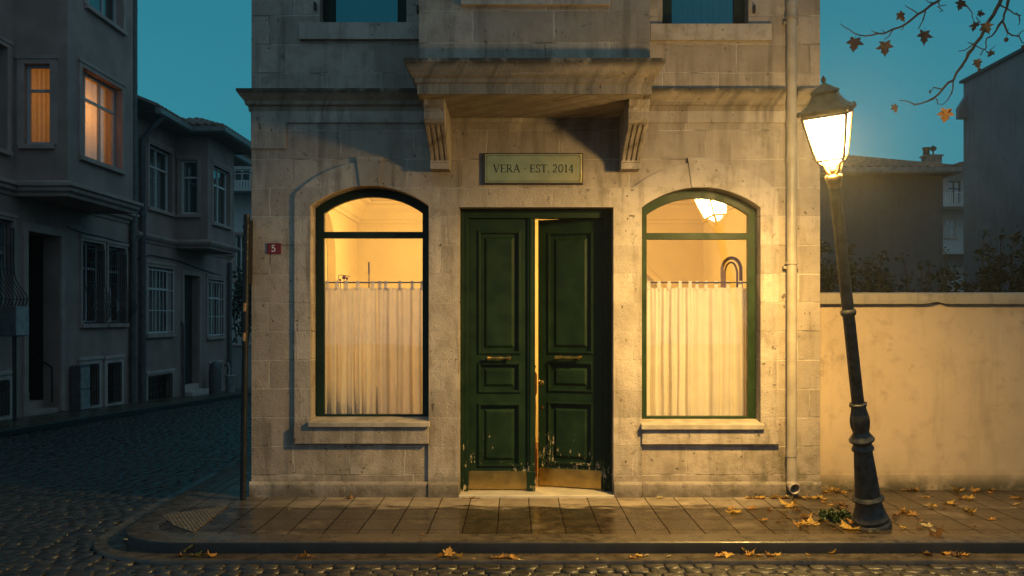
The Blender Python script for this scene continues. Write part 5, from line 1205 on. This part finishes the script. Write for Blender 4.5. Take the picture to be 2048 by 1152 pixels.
for px, py, w_, mt in ((1840, 1044, 14, 'b'), (1852, 1054, 28, 'p'), (1838, 1057, 18, 'b'), (1866, 1062, 14, 'p')): fall(px, py, w_, mt, 'small fallen leaf near the kerb right of the lamp', 'small leaves near the kerb right of the lamp')
for px, py, w_, mt in ((1803, 978, 24, 'o'), (1818, 980, 20, 'b'), (1829, 982, 22, 'o')): fall(px, py, w_, mt, 'fallen leaf in the group against the garden wall nearest the lamp', 'leaves against the garden wall near the lamp')
g7 = 'leaves on the right pavement'
for px, py, w_, mt in ((1853, 996, 14, 'o'), (1864, 1015, 22, 'y'), (1851, 1012, 16, 'p'), (1889, 1017, 14, 'b'), (1898, 1008, 28, 'y'), (1910, 1010, 20, 'o'), (1915, 984, 28, 'y'), (1926, 998, 26, 'o'), (1938, 1000, 22, 'y'), (1950, 984, 22, 'o'), (1968, 976, 18, 'o'), (1980, 986, 16, 'o'), (1940, 1026, 26, 'y'), (1931, 1022, 16, 'o'), (1983, 1040, 24, 'o'), (1950, 1053, 10, 'b')): fall(px, py, w_, mt, 'yellow or brown fallen leaf scattered on the bare pavement right of the lamp', g7)
for px, py, w_, mt in ((2033, 997, 32, 'o'), (2034, 1010, 16, 'y')): fall(px, py, w_, mt, 'fallen leaf on the pavement at the right edge of the picture', 'leaves at the right edge')
rx2 = random.Random(5)
for k in range(26):
    px, py = rx2.uniform(1590, 1860), rx2.uniform(985, 1062)
    if abs(px - 1742) < 40 and py > 1030: continue
    fall(px, py, rx2.uniform(7, 17), rx2.choice('obboyb'), 'small broken brown leaf scrap on the wet pavement around the lamp', 'leaf scraps around the lamp')
for k in range(14): fall(rx2.uniform(1490, 1700), rx2.uniform(978, 990), rx2.uniform(10, 20), rx2.choice('yoob'), 'small dry leaf in the drift along the wall foot by the drainpipe', 'leaf drift at the wall foot')
RZ_ = -.094
g8 = 'leaves in the gutter left of the lamp'
fall(1447, 1105, 34, 'b', 'brown upright curled leaf in the gutter at the left end of its pile', None, RZ_, (.9, .2)); 
for px, py, w_, mt in ((1440, 1113, 26, 'o'), (1456, 1113, 26, 'y'), (1490, 1106, 40, 'y'), (1500, 1111, 24, 'o'), (1517, 1112, 22, 'y'), (1540, 1112, 24, 'o'), (1555, 1110, 18, 'y'), (1617, 1110, 12, 'y')): fall(px, py, w_, mt, 'dry fallen leaf in the gutter pile below the right window', g8, RZ_)
for px, py, w_, mt in ((1672, 1106, 30, 'o'), (1684, 1104, 26, 'y'), (1664, 1108, 20, 'y')): fall(px, py, w_, mt, 'fallen leaf in the small gutter group straight below the lamp', 'gutter leaves below the lamp', RZ_)
fall(1872, 1098, 54, 'b', 'large brown leaf standing curled against the kerb right of the lamp', None, RZ_, (.95, .3))
for px, py, w_, mt in ((1842, 1106, 28, 'o'), (1856, 1110, 24, 'b'), (1890, 1108, 34, 'o'), (1912, 1112, 26, 'b'), (1928, 1111, 26, 'o')): fall(px, py, w_, mt, 'fallen leaf in the gutter around the large standing brown leaf', 'gutter leaves right of the lamp', RZ_)
fall(2043, 1101, 20, 'o', 'orange fallen leaf in the gutter at the right edge of the picture', None, RZ_)
for px, py, w_, mt in ((882, 1119, 30, 'o'), (897, 1113, 30, 'o'), (915, 1118, 26, 'y')): fall(px, py, w_, mt, 'fallen leaf in the gutter group below the left door leaf', 'gutter leaves below the left door leaf', RZ_, (.5, .2))
for px, py, w_, mt in ((1000, 1116, 24, 'o'), (1012, 1115, 24, 'b'), (1026, 1117, 26, 'o'), (1040, 1121, 20, 'p'), (986, 1117, 16, 'b')): fall(px, py, w_, mt, 'fallen leaf in the gutter group below the gap of the doors', 'gutter leaves below the door gap', RZ_)
for px, py, w_, mt in ((1266, 1116, 18, 'o'), (1280, 1113, 24, 'y'), (1294, 1112, 12, 'p'), (1338, 1114, 14, 'p'), (948, 1118, 10, 'p'), (1195, 1119, 8, 'p')): fall(px, py, w_, mt, 'small pale fallen leaf lying singly in the gutter between doors and right window', 'small gutter leaves', RZ_)
fall(376, 1106, 44, 'o', 'orange curled leaf at the rounded kerb corner', None, RZ_, (.7, .1)); fall(392, 1113, 28, 'g', 'yellow green leaf lying beside the orange leaf at the kerb corner', None, RZ_)
for px, py, w_, mt in ((408, 1110, 24, 'b'), (424, 1114, 26, 'o'), (362, 1114, 20, 'b')): fall(px, py, w_, mt, 'brown leaf in the small heap at the rounded kerb corner', 'leaves at the kerb corner', RZ_)
for px, py, w_, mt in ((606, 1119, 26, 'o'), (618, 1116, 26, 'o'), (594, 1122, 18, 'b')): fall(px, py, w_, mt, 'reddish fallen leaf in the gutter below the left window', 'gutter leaves below the left window', RZ_, (.5, .2))
fall(700, 996, 24, 'o', 'small orange leaf against the house base below the left window', None); fall(1318, 995, 18, 'p', 'pale curled leaf at the house base just right of the doors', None)
for px, py, w_ in ((930, 994, 12), (945, 995, 16), (957, 994, 14)): fall(px, py, w_, 'o', 'reddish leaf crumb on the slab before the left end of the door step', 'leaf crumbs at the door step')
fall(578, 1019, 6, 'p', 'tiny pale leaf scrap on the dark slabs before the left window', None); fall(252, 1080, 10, 'p', 'tiny pale leaf in the gutter round the corner kerb', None); fall(844, 1003 + 65, 10, 'o', 'tiny leaf scrap on the kerb slab left of the doors', None)
for px, py, w_ in ((343, 823, 8), (300, 836, 5), (256, 846, 5), (372, 818, 9)):
    P_ = G(px, py, gz(9) - .05); o = fall(px, py, w_ * 1.6, 'p', 'pale litter leaf in the far gutter of the side street', 'leaves in the far gutter', gz(P_.y) - .09)
# weed tuft at the lamp foot
P_ = G(1668, 1042); wd_ = empty('weed_tuft', P_, 'green weed tuft growing on the pavement at the lamp foot', 'weed')
rnd = random.Random(31); fo = MB(); st = MB()
for i in range(46):
    a = rnd.uniform(0, 6.28); L = rnd.uniform(.05, .17); q = P_ + Vector((math.cos(a) * L * .95, math.sin(a) * L * .5, rnd.uniform(.015, .075) * (1.2 - L * 3)))
    st.tube([P_ + Vector((0, 0, .0)), P_.lerp(q, .5) + Vector((0, 0, .02)), q], .0022, 4)
    for _ in range(7): leaf_tri(fo, q + Vector((rnd.gauss(0, .015), rnd.gauss(0, .015), rnd.gauss(0, .010) + .008)), .034, rnd)
st.build('stem', STEMM, wd_); fo.build('foliage', WEED, wd_, fix=False)
# ================================================================== dusk sky, camera, render
w = bpy.data.worlds.new('World'); SC.world = w; w.use_nodes = True
t = w.node_tree; t.nodes.clear()
ou = t.nodes.new('ShaderNodeOutputWorld'); bg = t.nodes.new('ShaderNodeBackground'); tc = t.nodes.new('ShaderNodeTexCoord'); sp = t.nodes.new('ShaderNodeSeparateXYZ')
t.links.new(tc.outputs['Generated'], sp.inputs[0])
def wramp(v, a, b):
    x = t.nodes.new('ShaderNodeMapRange'); x.interpolation_type = 'SMOOTHSTEP'; t.links.new(v, x.inputs['Value']); x.inputs['From Min'].default_value = a; x.inputs['From Max'].default_value = b; return x.outputs[0]
def wmix(f, a, b, bl='MIX'):
    x = t.nodes.new('ShaderNodeMix'); x.data_type = 'RGBA'; x.blend_type = bl
    for s_, v in ((0, f), (6, a), (7, b)):
        if isinstance(v, bpy.types.NodeSocket): t.links.new(v, x.inputs[s_])
        elif isinstance(v, tuple): x.inputs[s_].default_value = (*v, 1)
        else: x.inputs[s_].default_value = v
    return x.outputs[2]
west = wmix(wramp(sp.outputs[2], .05, .55), SKY_LOW, SKY_HIGH)          # teal dusk before the camera
east = SKY_BACK                                                          # unseen sky beside and behind it, coloured to fill the house fronts
c = wmix(wramp(sp.outputs[1], .80, .15), west, east)
sky = t.nodes.new('ShaderNodeTexSky'); sky.sky_type = 'NISHITA'; sky.sun_disc = False; sky.sun_elevation = R(-1.5); sky.sun_rotation = R(20); sky.air_density = 1.5; sky.ozone_density = 3.0
mulx = t.nodes.new('ShaderNodeVectorMath'); mulx.operation = 'SCALE'; t.links.new(sky.outputs[0], mulx.inputs[0]); mulx.inputs['Scale'].default_value = .02
add = wmix(1.0, c, mulx.outputs[0], 'ADD')
no = t.nodes.new('ShaderNodeTexNoise'); no.inputs['Scale'].default_value = 2.2; no.inputs['Detail'].default_value = 4; t.links.new(tc.outputs['Generated'], no.inputs['Vector'])
mr = t.nodes.new('ShaderNodeMapRange'); t.links.new(no.outputs[0], mr.inputs['Value']); mr.inputs['To Min'].default_value = .78; mr.inputs['To Max'].default_value = 1.12
sc = t.nodes.new('ShaderNodeVectorMath'); sc.operation = 'SCALE'; t.links.new(add, sc.inputs[0]); t.links.new(mr.outputs[0], sc.inputs['Scale'])
t.links.new(sc.outputs[0], bg.inputs[0]); bg.inputs[1].default_value = SKY_K; t.links.new(bg.outputs[0], ou.inputs[0])
hz = bpy.data.materials.new('lamp_halo_mist'); hz.use_nodes = True; hz.node_tree.nodes.clear()  # thin mist added to give the lamp its halo
ho = hz.node_tree.nodes.new('ShaderNodeOutputMaterial'); hv = hz.node_tree.nodes.new('ShaderNodeVolumePrincipled')
hv.inputs['Color'].default_value = (.9, .92, .95, 1); hv.inputs['Density'].default_value = HAZE; hv.inputs['Anisotropy'].default_value = .85
hz.node_tree.links.new(hv.outputs[0], ho.inputs['Volume'])
m = MB(); m.box(-115, 115, -65, 115, -5.5, 16.0); m.build('haze', hz, kind='stuff')
cam = bpy.data.cameras.new('camera'); co = bpy.data.objects.new('camera', cam); COL.objects.link(co)
co.location = (0, -D, EYE); co.rotation_euler = (R(90), 0, 0)
cam.sensor_width = 36; cam.lens = 36 * F / 2048; cam.clip_end = 1000; cam.clip_start = .05
cam.shift_x = -(CX - 1024) / 2048; cam.shift_y = (HY - 576) / 2048
SC.camera = co
SC.view_settings.view_transform = 'Standard'; SC.view_settings.look = 'None'; SC.view_settings.exposure = EXPO; SC.view_settings.gamma = 1
cy_ = SC.cycles; cy_.use_denoising = True
try: cy_.denoiser = 'OPENIMAGEDENOISE'; cy_.denoising_input_passes = 'RGB_ALBEDO_NORMAL'
except Exception: pass
cy_.max_bounces = 7; cy_.diffuse_bounces = 4; cy_.glossy_bounces = 3; cy_.transparent_max_bounces = 12; cy_.transmission_bounces = 4
cy_.sample_clamp_indirect = 4.0; cy_.caustics_reflective = False; cy_.caustics_refractive = False
